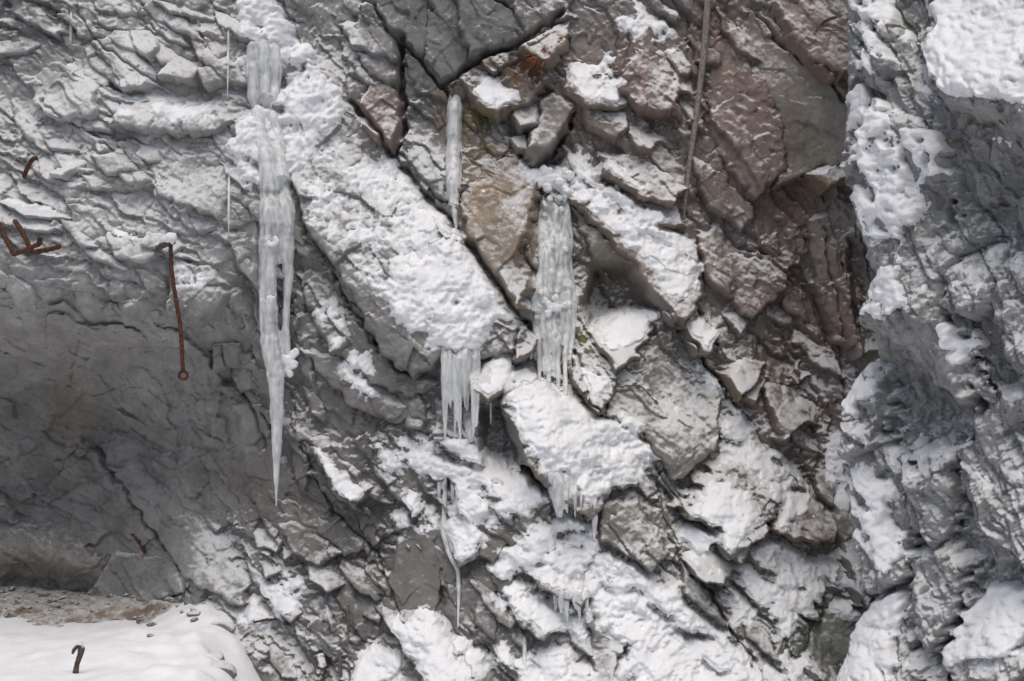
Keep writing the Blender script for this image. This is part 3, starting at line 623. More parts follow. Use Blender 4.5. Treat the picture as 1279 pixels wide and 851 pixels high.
for (bu, bv, ru, rv, colr) in ((1080,120,14,10,(.16,.10,.08)),(1176,190,6,12,(.15,.08,.05)),(1110,35,30,10,(.24,.22,.14)),(1200,180,8,6,(.2,.14,.08)),(1160,265,8,6,(.24,.17,.06))):
    g = np.exp(-(((UR - bu) / ru) ** 2 + ((VR - bv) / rv) ** 2))[..., None]; ALR = ALR * (1 - g) + np.array(colr) * g
RGR = np.concatenate([ALR, (.32 + .42 * kR)[..., None]], -1)
near = grid_mesh('near_cliff', to_xyz_r(HR0 - .12 * np.exp(-np.maximum(x, 0) / 5)), np.ones((len(vl) - 1, len(url) - 1), bool), M_ROCK, None, RGR)
tag(near, 'near grey gorge wall crusted with lumpy snow', None, None, 'structure')

for (hh, sd) in nearblocks:
    vk = (sd > -32) & (x > 0) & (hh > HR0 - .12); keep = vk[1:, 1:] & vk[1:, :-1] & vk[:-1, 1:] & vk[:-1, :-1]
    if keep.sum() > 20: grid_mesh('rock_block', to_xyz_r(hh - .12 * np.exp(-np.maximum(x, 0) / 5)), keep, M_ROCK, near, RGR)

# ------------------------------------------------------------------ snow lying on the rock
Hs = blur(H, 2); Hb = blur(H, 5)
gv_, gu_ = np.gradient(blur(H, 2), vl, ul)
up = gv_ * 110; up = up / np.sqrt(1 + up ** 2 + (gu_ * 110) ** 2)        # how far the face looks upward
upb = blur(up.astype(np.float32), 2)
best = np.zeros(U.shape, np.float32); owner = np.full(U.shape, -1, np.int32); thick = np.zeros(U.shape, np.float32)
wu2 = 9 * fbm(U / 40, V / 40, 71, 3) + 3 * gnoise(U / 9, V / 9, 74); wv2 = 9 * fbm(U / 40, V / 40, 72, 3) + 3 * gnoise(U / 9, V / 9, 75)
for k, (st, th, pts, lab) in enumerate(SNOW):
    pu = [p[0] for p in pts]; pv = [p[1] for p in pts]
    i0, i1 = np.searchsorted(ul, [min(pu) - 40, max(pu) + 40]); j0, j1 = np.searchsorted(vl, [min(pv) - 40, max(pv) + 40]); s = np.s_[j0:j1, i0:i1]
    m = st * sstep(-12, 12, poly_sd(pts, U[s] + wu2[s], V[s] + wv2[s]))
    g = m > best[s]
    best[s] = np.where(g, m, best[s]); owner[s] = np.where(g, k, owner[s]); thick[s] = np.where(g, th, thick[s])
nz = .34 * fbm(U / 26, V / 26, 81, 4) + .20 * fbm(U / 7, V / 7, 82, 2)
FS = best + nz + .75 * (upb - .32)
loose = (upb - .55) * 2.0 + 1.1 * nz + .25 * FROST - .15 * (1 - sstep(0, 250, V)) - 1.5 * smooth - .12 - .45 * np.exp(-(((U - 440) / 110) ** 2 + ((V - 680) / 190) ** 2)) - .2     # small clumps anywhere ledges allow
# the stone itself, dusted more thickly towards the drifts
dust = np.where(best > .02, 1.2 * sstep(.25, .63, FS), 0)
RGBA[..., 3] = np.maximum(RGBA[..., 3], dust)
cliff = grid_mesh('cliff_face', to_xyz(H0), np.ones((len(vl) - 1, len(ul) - 1), bool), M_ROCK, None, RGBA)
tag(cliff, 'tall fractured grey and brown rock face hung with ice', None, None, 'structure')
for (name, sl, hh, keep, rgba, lab) in PIECES:
    rgba[..., 3] = np.maximum(rgba[..., 3], dust[sl])
    o = grid_mesh(name, to_xyz(hh, B[sl], U[sl], V[sl]), keep, M_ROCK, cliff, rgba)
    if lab: o['label'] = lab
T = np.clip((FS - .56) * .17, -.05, 1) ; T = np.minimum(T, thick)
T = np.where(owner >= 0, T, -.05)
lump = .035 * billow(U / 15 + .4 * gnoise(U / 30, V / 30, 83), V / 12, 84) * (.1 + 1.2 * sstep(-.4, .5, gnoise(U / 45, V / 45, 88))) + .014 * sstep(-.3, .4, gnoise(U / 38, V / 38, 89)) * billow(U / 5.3, V / 4.7, 86) + .034 * fbm(U / 24, V / 20, 87, 3)
Hbig = blur(H, 10); kb = sstep(.02, .09, T)
SH = Hs * (1 - kb) + np.maximum(Hbig - .01, .35 * Hb + .65 * Hs - .06) * kb + T + lump * sstep(0, .06, T)
RG = U * 0
def snow_obj(name, m, label, cat, group, kind=None):
    cell = m[1:, 1:] | m[1:, :-1] | m[:-1, 1:] | m[:-1, :-1]
    if cell.sum() < 30: return None
    return tag(grid_mesh(name, to_xyz(SH), cell, M_SNOW), label, cat, group, kind)
def main_piece(m, weight):
    """the largest connected piece of a mask (grown from its thickest spot)."""
    js, is_ = np.where(m)
    if len(js) == 0: return m
    sl = np.s_[max(js.min() - 1, 0):js.max() + 2, max(is_.min() - 1, 0):is_.max() + 2]
    q = m[sl]; wq = blur(np.where(q, 1., 0.).astype(np.float32), 6)
    g = np.zeros_like(q); g[np.unravel_index(np.argmax(np.where(q, wq, -1)), q.shape)] = True
    n0 = 0
    while True:
        e = g.copy(); e[1:] |= g[:-1]; e[:-1] |= g[1:]; e[:, 1:] |= g[:, :-1]; e[:, :-1] |= g[:, 1:]; e &= q
        c_ = int(e.sum())
        if c_ == n0: break
        n0 = c_; g = e
    out = np.zeros_like(m); out[sl] = g
    return out
rest = np.zeros(U.shape, bool)
for k, (st, th, pts, lab) in enumerate(SNOW):
    mk = (owner == k) & (T > -.012); big = main_piece(mk, T)
    if big.sum() < 150: big[:] = False
    rest |= mk & ~big
    snow_obj('snow_patch', big, lab, 'snow', 'snow patches on the cliff')
T2 = np.clip((loose - .42) * .12, -.05, .035); T2 = np.where((T > -.012), np.where(rest, T, -.05), T2)
SH = np.where(rest, SH, Hs + T2 + lump * .6 * sstep(0, .03, T2))
snow_obj('loose_snow', T2 > -.006, 'scattered clumps of snow caught on the small ledges', 'snow', None, 'stuff')

# snow on the near wall
gvr, gur = np.gradient(blur(HR, 2), vl, url)
upr = gvr * 125; upr = upr / np.sqrt(1 + upr ** 2 + (gur * 60) ** 2); upr = blur(upr.astype(np.float32), 2)
SNR = [(1.1,.14,[(1170,-20),(1300,-20),(1300,138),(1240,140),(1195,130),(1168,80),(1185,40)],'deep lumpy snow bank on the near wall top'),
 (1.1,.09,[(1055,165),(1062,120),(1080,88),(1092,110),(1094,150),(1060,170)],'bright snow hollow beside the brown notch on the near wall'),
 (.8,.09,[(1060,-10),(1130,-10),(1120,70),(1100,140),(1150,170),(1190,170),(1190,240),(1140,300),(1100,300),(1060,250),(1075,180),(1100,100)],'clumpy snow over the upper flank of the near wall'),
 (.85,.08,[(1095,400),(1110,340),(1140,330),(1150,380),(1115,425)],'snow lip on the jutting edge of the near wall'),
 (.75,.07,[(1160,440),(1210,400),(1240,430),(1200,470)],'snow above the smooth grey panel of the near wall'),
 (1.0,.08,[(1065,500),(1090,466),(1116,472),(1112,490),(1080,510)],'snow cap on the rounded knob at the near wall foot'),
 (.8,.08,[(1060,580),(1090,560),(1130,600),(1150,680),(1110,720),(1075,660)],'snow on the buttress beside the dark gap'),
 (.85,.1,[(1060,860),(1075,780),(1110,730),(1145,745),(1130,800),(1150,870)],'snow mound on the lowest boulder of the near wall'),
 (.8,.1,[(1190,830),(1215,760),(1250,725),(1300,735),(1300,800),(1230,810)],'snow shelf low on the near wall'),
 (.8,.08,[(1240,170),(1300,160),(1300,200),(1230,210)],'snow band under the deep bank of the near wall')]
bestr = np.zeros(UR.shape, np.float32); ownr = np.full(UR.shape, -1, np.int32); thr = np.zeros(UR.shape, np.float32)
for k, (st, th, pts, lab) in enumerate(SNR):
    m = st * sstep(-10, 10, poly_sd(pts, UR + 8 * fbm(UR / 30, VR / 30, 871, 3), VR + 8 * fbm(UR / 30, VR / 30, 872, 3)))
    g = m > bestr; bestr = np.where(g, m, bestr); ownr = np.where(g, k, ownr); thr = np.where(g, th, thr)
nzr = .30 * fbm(UR / 22, VR / 26, 881, 4) + .12 * fbm(UR / 7, VR / 8, 882, 2)
FSR = bestr + nzr + .9 * (upr - .2)
TR = np.where(ownr >= 0, np.minimum(np.clip((FSR - .52) * .22, -.05, 1), thr), -.05)
lumpr = .06 * billow(UR / 19 + .5 * gnoise(UR / 30, VR / 30, 883), VR / 15, 884) + .016 * billow(UR / 6, VR / 5.2, 886) + .04 * fbm(UR / 40, VR / 30, 887, 3)
HRs = blur(HR, 2)
restr = np.zeros(UR.shape, bool)
kbr = sstep(.02, .09, TR); SHR = HRs * (1 - kbr) + np.maximum(blur(HR, 9), HRs - .08) * kbr + TR + lumpr * sstep(0, .06, TR)
XR = to_xyz_r(SHR)
for k, (st, th, pts, lab) in enumerate(SNR):
    mk = (ownr == k) & (TR > -.012) & (x > 1); m = main_piece(mk, TR); restr |= mk & ~m; cell = m[1:, 1:] | m[1:, :-1] | m[:-1, 1:] | m[:-1, :-1]
    if cell.sum() > 30: tag(grid_mesh('snow_patch', XR, cell, M_SNOW), lab, 'snow', 'snow patches on the near wall')
LR = (upr - .5) * 1.2 + 1.2 * nzr
T2 = np.where(TR > -.012, np.where(restr, TR, -.05), np.clip((LR - .33) * .16, -.05, .05))
m = (T2 > -.006) & (x > 1); cell = m[1:, 1:] | m[1:, :-1] | m[:-1, 1:] | m[:-1, :-1]
tag(grid_mesh('loose_snow', to_xyz_r(np.where(restr, SHR, HRs + T2 + .6 * lumpr * sstep(0, .04, T2))), cell, M_SNOW), 'crumbly snow clinging all over the near wall', 'snow', None, 'stuff')

# ------------------------------------------------------------------ snowy ground
gx_ = np.concatenate([np.arange(-16, -7, .4), np.arange(-7, -2.2, .022), np.arange(-2.2, 14, .4)])
gy_ = np.concatenate([np.arange(-30, -4.5, .5), np.arange(-4.5, 1.6, .03)])
GX, GY = [a.astype(np.float32) for a in np.meshgrid(gx_, gy_)]
GZ = -3.12 + .06 * fbm(GX * .7, GY * .7, 41, 3) + .02 * fbm(GX * 3, GY * 3, 42, 3) - 2.6 * sstep(-3.3, -1.4, GX + .1 * GY + .22 * fbm(GX * 1.1, GY * 1.1, 54, 2)) + .25 * sstep(-4.3, -3.3, GX) * sstep(-1.6, .2, GY) + (.05 * np.maximum(0, gnoise(GX * 3, GY * 3, 44)) + .02 * billow(GX * 5, GY * 5, 43)) * sstep(-4.6, -3.4, GX + .25 * fbm(GX, GY, 50, 2)) + .012 * np.abs(fbm(GX * 8, GY * 8, 52, 3))
eg_ = sstep(-4.3, -3.2, GX + .1 * GY)
GZ += eg_ * (.13 * np.maximum(0, fbm(GX * 2.6, GY * 2.6, 61, 3)) + .05 * billow(GX * 7, GY * 7, 62) - .03)
for (ex, ey, er, ed) in ((-3.3,-2.2,.16,-.05),(-3.75,-1.9,.12,-.04),(-4.2,-2.4,.15,-.035),(-3.9,-1.2,.14,.07),(-3.55,-1.5,.1,.06),(-4.6,-1.7,.2,.03),(-5.2,-2.6,.12,-.03),(-3.3,-1.4,.12,.1),(-5.6,-1.3,.1,-.02)):
    GZ += ed * np.exp(-((GX - ex) ** 2 + (GY - ey) ** 2) / er ** 2) * (1 + .5 * gnoise(GX * 9, GY * 9, 63))
GZ += -.9 * sstep(-2, -12, GY) + .04 * sstep(-.4, .6, GY)
GZ = blur(GZ, 2)
dirt = sstep(-.75, .0, GY + .35 * fbm(GX * 1.3, GY * 1.3, 45, 4)) * (1 - sstep(-4.1, -3.4, GX + .3 * fbm(GX, GY, 47, 3)))
ground = grid_mesh('snow_ground', np.stack([GX, GY, GZ], -1), np.ones((len(gy_) - 1, len(gx_) - 1), bool), M_SNOW, flip=True)
tag(ground, 'smooth snow covered ground at the foot of the cliff', None, None, 'structure')
dz = (dirt - .45) * .16 + .035 * np.abs(fbm(GX * 5, GY * 5, 46, 3)) + .02 * facets(GX * 9, GY * 9, 48)
m = (dirt > .25) & (GY > -1.6) & (GX > -8); cell = m[1:, 1:] & m[:-1, :-1] & m[1:, :-1] & m[:-1, 1:]
dc = np.empty(GX.shape + (4,), np.float32); dc[..., :3] = np.array([.25, .195, .145]) * (.8 + .4 * (.5 + .5 * np.clip(fbm(GX * 2.5, GY * 2.5, 49, 3), -1, 1)))[..., None]; dc[..., 3] = .0
tag(grid_mesh('dirt_bank', np.stack([GX, GY, GZ + dz], -1), cell, M_ROCK, None, dc, flip=True), 'bare brown dirt strip under the rock ledge', None, None, 'structure')

rv_, rf_ = [], []
q = random.Random(77)
for k in range(260):
    gx0 = q.uniform(-6.6, -3.3); gy0 = q.uniform(-.9, .9) if gx0 < -4.0 else q.uniform(-1.6, .3)
    ii = int(np.clip(np.searchsorted(gx_, gx0), 0, len(gx_) - 1)); jj = int(np.clip(np.searchsorted(gy_, gy0), 0, len(gy_) - 1))
    if dirt[jj, ii] < q.uniform(.15, .8) and not (gx0 > -3.9 and q.random() < .25): continue
    r_ = .012 + .05 * q.random() ** 3 + (.03 * q.random() if gx0 > -3.9 else 0); z0 = GZ[jj, ii] + max(dz[jj, ii], 0) * (dirt[jj, ii] > .25)
    o0 = len(rv_)
    for zz, rrr in ((-.6, .8), (.25, 1.0), (.7, .55)):
        for t in range(5):
            an = t * 1.2566 + q.uniform(-.3, .3); e = rrr * q.uniform(.75, 1.25)
            rv_.append((gx0 + r_ * e * math.cos(an), gy0 + r_ * e * math.sin(an), z0 + r_ * zz * q.uniform(.7, 1.2)))
    for a_ in (0, 5):
        for t in range(5): rf_.append((o0 + a_ + t, o0 + a_ + (t + 1) % 5, o0 + a_ + 5 + (t + 1) % 5, o0 + a_ + 5 + t))
    rf_.append(tuple(o0 + 10 + t for t in range(5)))
me = bpy.data.meshes.new('rubble'); me.from_pydata(rv_, [], rf_); ca = me.color_attributes.new('Col', 'FLOAT_COLOR', 'POINT')
ca.data.foreach_set('color', np.tile(np.array([.2, .17, .14, .3], np.float32), len(rv_))); me.materials.append(M_ROCK)
ro = bpy.data.objects.new('rubble', me); COL.objects.link(ro); tag(ro, 'small stones strewn over the dirt under the ledge', 'rubble', None, 'stuff')

def loose_rock(x0, y0, r, seed, label):
    q = random.Random(seed); nu, nv = 22, 14
    th, ph = np.meshgrid(np.linspace(0, 2 * np.pi, nu), np.linspace(.02, np.pi - .02, nv))
    d = np.stack([np.sin(ph) * np.cos(th), np.sin(ph) * np.sin(th), np.cos(ph)], -1)
    rad = np.full(th.shape, 9.)
    for k in range(16):                                  # cut by random planes: an angular lump
        n_ = np.array([q.gauss(0, 1), q.gauss(0, 1), q.gauss(0, 1)]); n_ /= np.linalg.norm(n_)
        c_ = d @ n_; rad = np.where(c_ > .05, np.minimum(rad, q.uniform(.62, .95) / np.maximum(c_, .05)), rad)
    P = d * np.minimum(rad, 1.4)[..., None] * r * np.array([1.25, 1, .85])
    ii = int(np.clip(np.searchsorted(gx_, x0), 0, len(gx_) - 1)); jj = int(np.clip(np.searchsorted(gy_, y0), 0, len(gy_) - 1))
    P = P + np.array([x0, y0, GZ[jj, ii] + r * .05])
    cc = np.empty(P.shape[:2] + (4,), np.float32); cc[..., :3] = np.array([.22, .21, .195]) * q.uniform(.8, 1.15); cc[..., 3] = q.uniform(.75, .95)
    o = grid_mesh('loose_rock', P, np.ones((nv - 1, nu - 1), bool), M_ROCK, None, cc)
    tag(o, label, 'rock', 'rocks along the edge of the ground snow')
for k, (x0, y0, r_, lab) in enumerate(((-3.22,-.3,.11,'snow dusted rock lying against the foot of the wall'),(-3.42,-.75,.06,'smallest rock on the snow below the long plate of the hollow'),(-3.06,-.95,.1,'snow dusted rock halfway along the edge of the ground snow'),
    (-3.0,-1.75,.09,'frosted rock low on the edge of the ground snow'),(-2.82,-2.35,.11,'lowest frosted rock on the edge of the ground snow'))):
    loose_rock(x0, y0, r_, 4000 + k, lab)

# ------------------------------------------------------------------ tubes, icicles, rods
def tube_data(pts, rad, seg=10, seed=0, rough=.0, caps=True):
    pts = np.asarray(pts, float); n = len(pts); rad = np.broadcast_to(np.asarray(rad, float), (n,))
    vs_, qs = [], []
    t = np.gradient(pts, axis=0); t /= np.linalg.norm(t, axis=1)[:, None] + 1e-9
    ref = np.array([0, 1., 0]) if abs(t[0][1]) < .8 else np.array([1., 0, 0])
    r_ = random.Random(seed)
    for i in range(n):
        a = np.cross(t[i], ref); a /= np.linalg.norm(a) + 1e-9; b = np.cross(t[i], a)
        for k in range(seg):
            th = 2 * math.pi * k / seg
            q = rad[i] * (1 + rough * r_.uniform(-1, 1))
            vs_.append(pts[i] + q * (math.cos(th) * a + math.sin(th) * b))
    for i in range(n - 1):
        for k in range(seg):
            k2 = (k + 1) % seg
            qs.append((i * seg + k, i * seg + k2, (i + 1) * seg + k2, (i + 1) * seg + k))
    if caps:
        for i, fl in ((0, 1), (n - 1, 0)):
            c = len(vs_); vs_.append(pts[i])
            for k in range(seg):
                k2 = (k + 1) % seg
                f = (i * seg + k2, i * seg + k, c) if fl else (i * seg + k, i * seg + k2, c)
                qs.append(f)
    return vs_, qs
def poly_mesh(name, parts, mat, parent=None):
    vs_, fs = [], []
    for (v, f) in parts:
        o = len(vs_); vs_ += [tuple(q) for q in v]; fs += [tuple(o + i for i in q) for q in f]
    me = bpy.data.meshes.new(name); me.from_pydata(vs_, [], fs); me.materials.append(mat)
    me.polygons.foreach_set('use_smooth', [True] * len(me.polygons)); me.update()
    o = bpy.data.objects.new(name, me); COL.objects.link(o)
    if parent is not None: o.parent = parent
    return o
def Hat(u, v, A=None):
    A = H if A is None else A
    i = int(np.clip(np.searchsorted(ul, u), 0, len(ul) - 1)); j = int(np.clip(np.searchsorted(vl, v), 0, len(vl) - 1))
    return float(A[j, i])
HBB = blur(H, 4)
def strand(keys, out=.5, free=None, seed=0, wob=.05, cling=True):
    """keys: (u, v, half-width px) down the strand; it runs down the rock and hangs free where the rock falls back."""
    r_ = random.Random(seed); ks = np.array(keys, float)
    v0, v1 = ks[0, 1], ks[-1, 1]; n = max(8, int(abs(v1 - v0) / 4))
    vv = np.linspace(v0, v1, n); uu = np.interp(vv, ks[:, 1], ks[:, 0]); ww = np.interp(vv, ks[:, 1], ks[:, 2])
    h = np.array([max(Hat(a, b, HBB), Hat(a, b) - .05) for a, b in zip(uu, vv)])
    if cling: h = np.maximum.accumulate(h) if free is None else np.maximum.accumulate(np.where(vv < free, h, -9))
    kk = np.ones(5) / 5; hp = np.pad(h, 2, mode='edge'); h = np.convolve(hp, kk, 'valid')
    pts, rad = [], []
    ph = r_.uniform(0, 9)
    for i in range(n):
        rpx = ww[i] * (1 + wob * math.sin(vv[i] / 6.5 + ph) + wob * r_.uniform(-1, 1))
        tt = i / (n - 1); sink = 1.5 * max(0, 1 - tt / .14) if v1 - v0 > 40 else 0
        hh = h[i] + (out - sink) * ww[i] / 110; rpx *= 1 - .45 * max(0, 1 - tt / .14) if sink else 1
        pts.append(at(uu[i], vv[i], hh)); rad.append(max(.004, rpx / 110 * (1 - hh / 16)))
    return tube_data(pts, rad, 10, seed, .05)
def ice(name, strands, label, cat='icicle', group='icicles on the cliff', vox=.011, extra=None):
    o = poly_mesh(name, strands, M_ICE)
    md = o.modifiers.new('r', 'REMESH'); md.mode = 'VOXEL'; md.voxel_size = vox; md.use_smooth_shade = True
    sm = o.modifiers.new('s', 'SMOOTH'); sm.iterations = 2; sm.factor = .5
    return tag(o, label, cat, group)
S = strand
R = random.Random(5)
def fringe(u0, u1, v0, v1, n, w, seed, dv=8):
    r_ = random.Random(seed); out = []
    for i in range(n):
        u = u0 + (u1 - u0) * (i + .5) / n + r_.uniform(-1.5, 1.5); a = v0 + r_.uniform(-dv, dv) * .4; b = v1 - r_.uniform(0, 1) ** 1.3 * (v1 - v0) * .55
        ww = w * r_.uniform(.7, 1.3)
        out.append(S([(u, a, ww), (u + r_.uniform(-1, 1), a + .55 * (b - a), ww * .8), (u + r_.uniform(-1.5, 1.5), b, ww * .25)], .6, None, seed + i))
    return out
ice('frozen_waterfall', [S([(316,48,9),(316,90,9),(317,125,8),(319,139,3)],.4,None,1), S([(328,45,9),(330,85,9),(330,120,7),(331,135,4)],.4,None,2), S([(341,50,8),(345,85,8),(344,112,6),(340,128,5)],.4,None,3), S([(336,118,10),(330,132,6)],.4,None,4)],
    'opaque dripping ice sheet under the topmost snow cap', 'frozen waterfall')
ice('icicle', [S([(318,128,8),(324,165,10),(333,200,12),(338,240,14)],.3,455,16), S([(336,132,7),(346,170,9),(350,225,12)],.2,455,17), S([(324,195,8),(330,225,14),(338,250,15),(336,300,14),(334,340,11),(336,420,12),(341,452,12),(345,480,10),(346,520,8.5),(345.5,570,5.5),(345,610,2.6),(345,633,1)],.3,455,11),
    S([(352,225,14),(356,262,13),(358,310,10),(360,345,6.5),(358,380,4.5),(357,410,5),(354,440,9),(349,470,9)],.5,455,12), S([(346,250,13),(346,300,11),(344,330,6)],.6,455,13), S([(334,395,9),(342,420,9),(350,440,9)],.4,455,14), S([(328,330,6),(328,400,4),(331,445,3)],.4,455,15)],
    'longest icicle, splitting in two then tapering to a sharp point')
ice('icicle', [S([(568,116,12),(568,136,11),(567,160,9.5),(566,200,10),(566,230,9),(567,255,6),(570,287,1.5)],.5,None,21), S([(562,180,5),(560,230,4),(561,258,1.2)],.5,None,22), S([(573,170,5),(574,215,4),(573,246,1.2)],.5,None,23)],
    'slim pinkish icicle ending above the slanting snow slab')
col_ = []
for k, (u0, u1, r0, vend) in enumerate(((676,674,6,478),(682,680,7,470),(688,686,7.5,493),(694,692,6.5,465),(699,697,7,490),(705,706,7.5,502),(711,712,5,455))):
    q = random.Random(300 + k)
    col_.append(S([(u0 + 4 * (690 - u0) / 20, 236 + q.uniform(0, 14), r0 * .9), (u0, 290, r0 * q.uniform(.8, 1.2)), (u0, 335, r0 * q.uniform(.7, 1.0)), ((u0 + u1) / 2 + (u1 - 694) * .25, 374, r0 * 1.35), (u1 + (u1 - 694) * .2, 402, r0 * 1.0), (u1 + q.uniform(-1, 1), 445, r0 * q.uniform(.4, .62)), (u1 + q.uniform(-1, 1), vend - 10, r0 * .42), (u1, vend, 1.3)], q.uniform(.2, .7), None, 31 + k, .09))
for k in range(46):
    q = random.Random(350 + k); vv_ = q.choice([q.uniform(245, 320), q.uniform(360, 405), q.uniform(360, 400)]); uu_ = q.uniform(676, 708) if vv_ < 330 else q.uniform(669, 714); rr_ = q.uniform(2.5, 5)
    col_.append(S([(uu_, vv_ - rr_, rr_ * .5), (uu_, vv_, rr_), (uu_, vv_ + rr_ * 1.6, rr_ * .4)], 3.2 if vv_ < 330 else 3.6, None, 350 + k))
ice('icicle', col_,
    'widest ice column with a bulge, standing on the snow mound')
ice('ice_curtain', fringe(553, 600, 432, 555, 8, 4.6, 41) + [S([(582,510,7),(586,530,7),(588,553,3)],.5,None,49)], 'ragged ice curtain under the thick slab snow', 'icicle')
ice('ice_curtain', fringe(684, 748, 590, 648, 10, 4.2, 61) + [S([(696,590,9),(698,630,8),(699,646,4)],.5,None,72), S([(742,615,4),(743,650,4),(742,675,1.5)],.6,None,73)], 'short ice curtain under the thick snow mound', 'icicle')
ice('ice_curtain', fringe(690, 735, 738, 778, 6, 4.0, 81), 'small icicle row under the snowy ridge near the bottom', 'icicle')
ice('ice_curtain', fringe(545, 590, 590, 635, 6, 4.2, 181), 'glassy ice veil over the brown hollow', 'icicle')
ice('icicle', [S([(557,600,4),(555,630,3),(554,665,4),(560,690,3),(572,712,3),(573,740,2.6),(572,784,1)],.5,None,91)], 'thin winding drip of ice below the glassy veil', vox=.008)
ice('icicle', [S([(285.5,26,1.0),(285,58,2.0),(284.6,92,1.5),(284,124,.6)],.6,None,95)], 'hair-thin icicle left of the topmost ice sheet', vox=.006)
ice('icicle', [S([(286,205,1.0),(286,240,1.9),(285.5,270,1.5),(285.5,296,.6)],.6,None,96)], 'hair-thin icicle left of the longest icicle', vox=.006)
ice('icicle', [S([(89,14,2.2),(88.5,40,2),(88,60,1)],.6,None,97)], 'faint icicle near the top on the grey wall', vox=.006)
ice('icicle', [S([(28,138,3.6),(25,165,2.8),(23,187,1)],.6,None,98)], 'faint icicle above the short bent rod', vox=.006)
ice('icicle', [S([(655,795,3),(655,830,2.5),(654,846,1)],.6,None,99)], 'thin icicle just above the bottom edge', vox=.006)
ice('icicle', [S([(664,420,1.6),(664,440,1.5),(663,449,.8)],.8,None,100)], 'tiny icicle left of the widest ice column', vox=.006)
ice('icicle', [S([(613,503,1.6),(613,520,1.5),(613,530,.8)],.8,None,101)], 'tiny icicle hanging in the dark hollow', vox=.006)

def clump(u, v, w, h, label, seed, out=.1):
    q = random.Random(seed); st_ = []
    hb_ = max(Hat(u, v, HBB), Hat(u, v - 25, HBB)) + out
    for k in range(16):
        uu_, vv_ = u + q.gauss(0, w * .42), v + q.gauss(0, h * .4); r_ = q.uniform(.16, .34) * min(w, h)
        st_.append(tube_data([at(uu_, vv_ - r_, hb_), at(uu_ + q.uniform(-1, 1), vv_ - r_ * .4, hb_ + .02), at(uu_, vv_ + r_ * .5, hb_ + .02), at(uu_, vv_ + r_, hb_)], np.array([.35, 1, .9, .3]) * r_ / 110, 8, seed + k, .15))
    o = poly_mesh('snow_clump', st_, M_SNOW)
    md = o.modifiers.new('r', 'REMESH'); md.mode = 'VOXEL'; md.voxel_size = .009; md.use_smooth_shade = True
    sm = o.modifiers.new('s', 'SMOOTH'); sm.iterations = 2
    tag(o, label, 'snow', 'snow clumps caught on the ice')
clump(357, 452, 20, 20, 'snow clump caught where the longest icicle rejoins', 1201, .16)
clump(343, 302, 10, 9, 'small snow dab high on the longest icicle', 1202, .2)
clump(335, 374, 11, 6, 'small snow dab halfway down the longest icicle', 1203, .22)
clump(690, 380, 16, 15, 'snow clump on the bulge of the widest ice column', 1204, .2)
clump(694, 224, 36, 20, 'rounded snow cap over the top of the widest ice column', 1205, .12)
def rod_pts(keys, h=None, n=10):
    """keys (u, v, extra m in front of the rock)"""
    out = []
    for i in range(len(keys) - 1):
        (u0, v0, e0), (u1, v1, e1) = keys[i], keys[i + 1]
        for t in np.linspace(0, 1, n, endpoint=(i == len(keys) - 2)):
            out.append((u0 + (u1 - u0) * t, v0 + (v1 - v0) * t, e0 + (e1 - e0) * t))
    return out
def rod(name, keys, r, mat, label, cat, base, ribs=True, seed=0, seg=10, group=None, n=10):
    P = rod_pts(keys, n=n)
    pts = [at(u, v, base + e) for (u, v, e) in P]
    rad = [r * (1 + (.14 if ribs and k % 2 else 0)) for k in range(len(pts))]
    o = poly_mesh(name, [tube_data(pts, rad, seg, seed, .08)], mat)
    return tag(o, label, cat, group)
gR = 'steel rods sticking out of the wall'
b1 = Hat(213, 300) ; b1 = max(Hat(213, v) for v in range(300, 412, 3) ) + .12
hr = bpy.data.objects.new('hanging_rod', None); COL.objects.link(hr); hr.location = Vector(at(213, 301, b1))
tag(hr, 'long rusty rod with an eye, hanging from a snowy peg', 'steel rod', gR)
def child_of(o, par):
    o.parent = par; o.matrix_parent_inverse.identity(); o.location = -par.location; return o
P = rod_pts([(213,305,0),(213.5,330,0),(216,352,0),(220,376,0),(225,405,0),(227,432,0),(228.5,464,0)], n=9)
child_of(poly_mesh('shaft', [tube_data([at(u, v, b1 + e) for u, v, e in P], [.021 * (1 + .12 * (k % 2)) for k in range(len(P))], 10, 3, .1)], M_RUST), hr)
c = at(229, 469, b1); ring = [c + .042 * np.array([math.cos(t), .15 * math.sin(t), math.sin(t)]) for t in np.linspace(0, 2 * math.pi, 22)]
child_of(poly_mesh('eye', [tube_data(ring, .016, 8, 4, .06)], M_RUST), hr)
tp = Hat(200, 307)
pg = [at(196, 309, tp - .05), at(200, 308, (tp + b1) / 2), at(207, 304, b1 - .03), at(213, 301, b1 + .01), at(218, 302, b1 - .02)]
child_of(poly_mesh('peg', [tube_data(pg, [.03, .036, .04, .045, .035], 10, 6, .1)], M_RUSTSNOW), hr)
cap = [at(201, 304, (tp + b1) / 2), at(207, 300.5, b1 - .03), at(212, 298, b1), at(217, 299, b1 - .01), at(220, 301, b1 - .02)]
child_of(poly_mesh('snow_cap', [tube_data(cap, [.03, .045, .07, .062, .025], 12, 9, .12)], M_SNOW), hr)
hb = max(Hat(u, v) for u in range(0, 76, 5) for v in range(280, 322, 4))
rod('bent_rod', [(-14,262,-.25),(0,284,-.06),(17,318,.05),(33,312,.09),(49,305,.12),(50,297,.12)], .024, M_RUST, 'bent rusty rod at the photo edge, its hook crossing the other rod', 'steel rod', hb, seed=21, group=gR)
rod('bent_rod', [(12,272,-.35),(20,278,-.1),(29,292,-.05),(40,315,-.02),(56,313,.02),(72,309,.07),(74,308,.08)], .024, M_RUST, 'bent rusty rod with its hook pointing toward the hanging rod', 'steel rod', hb, seed=22, group=gR)
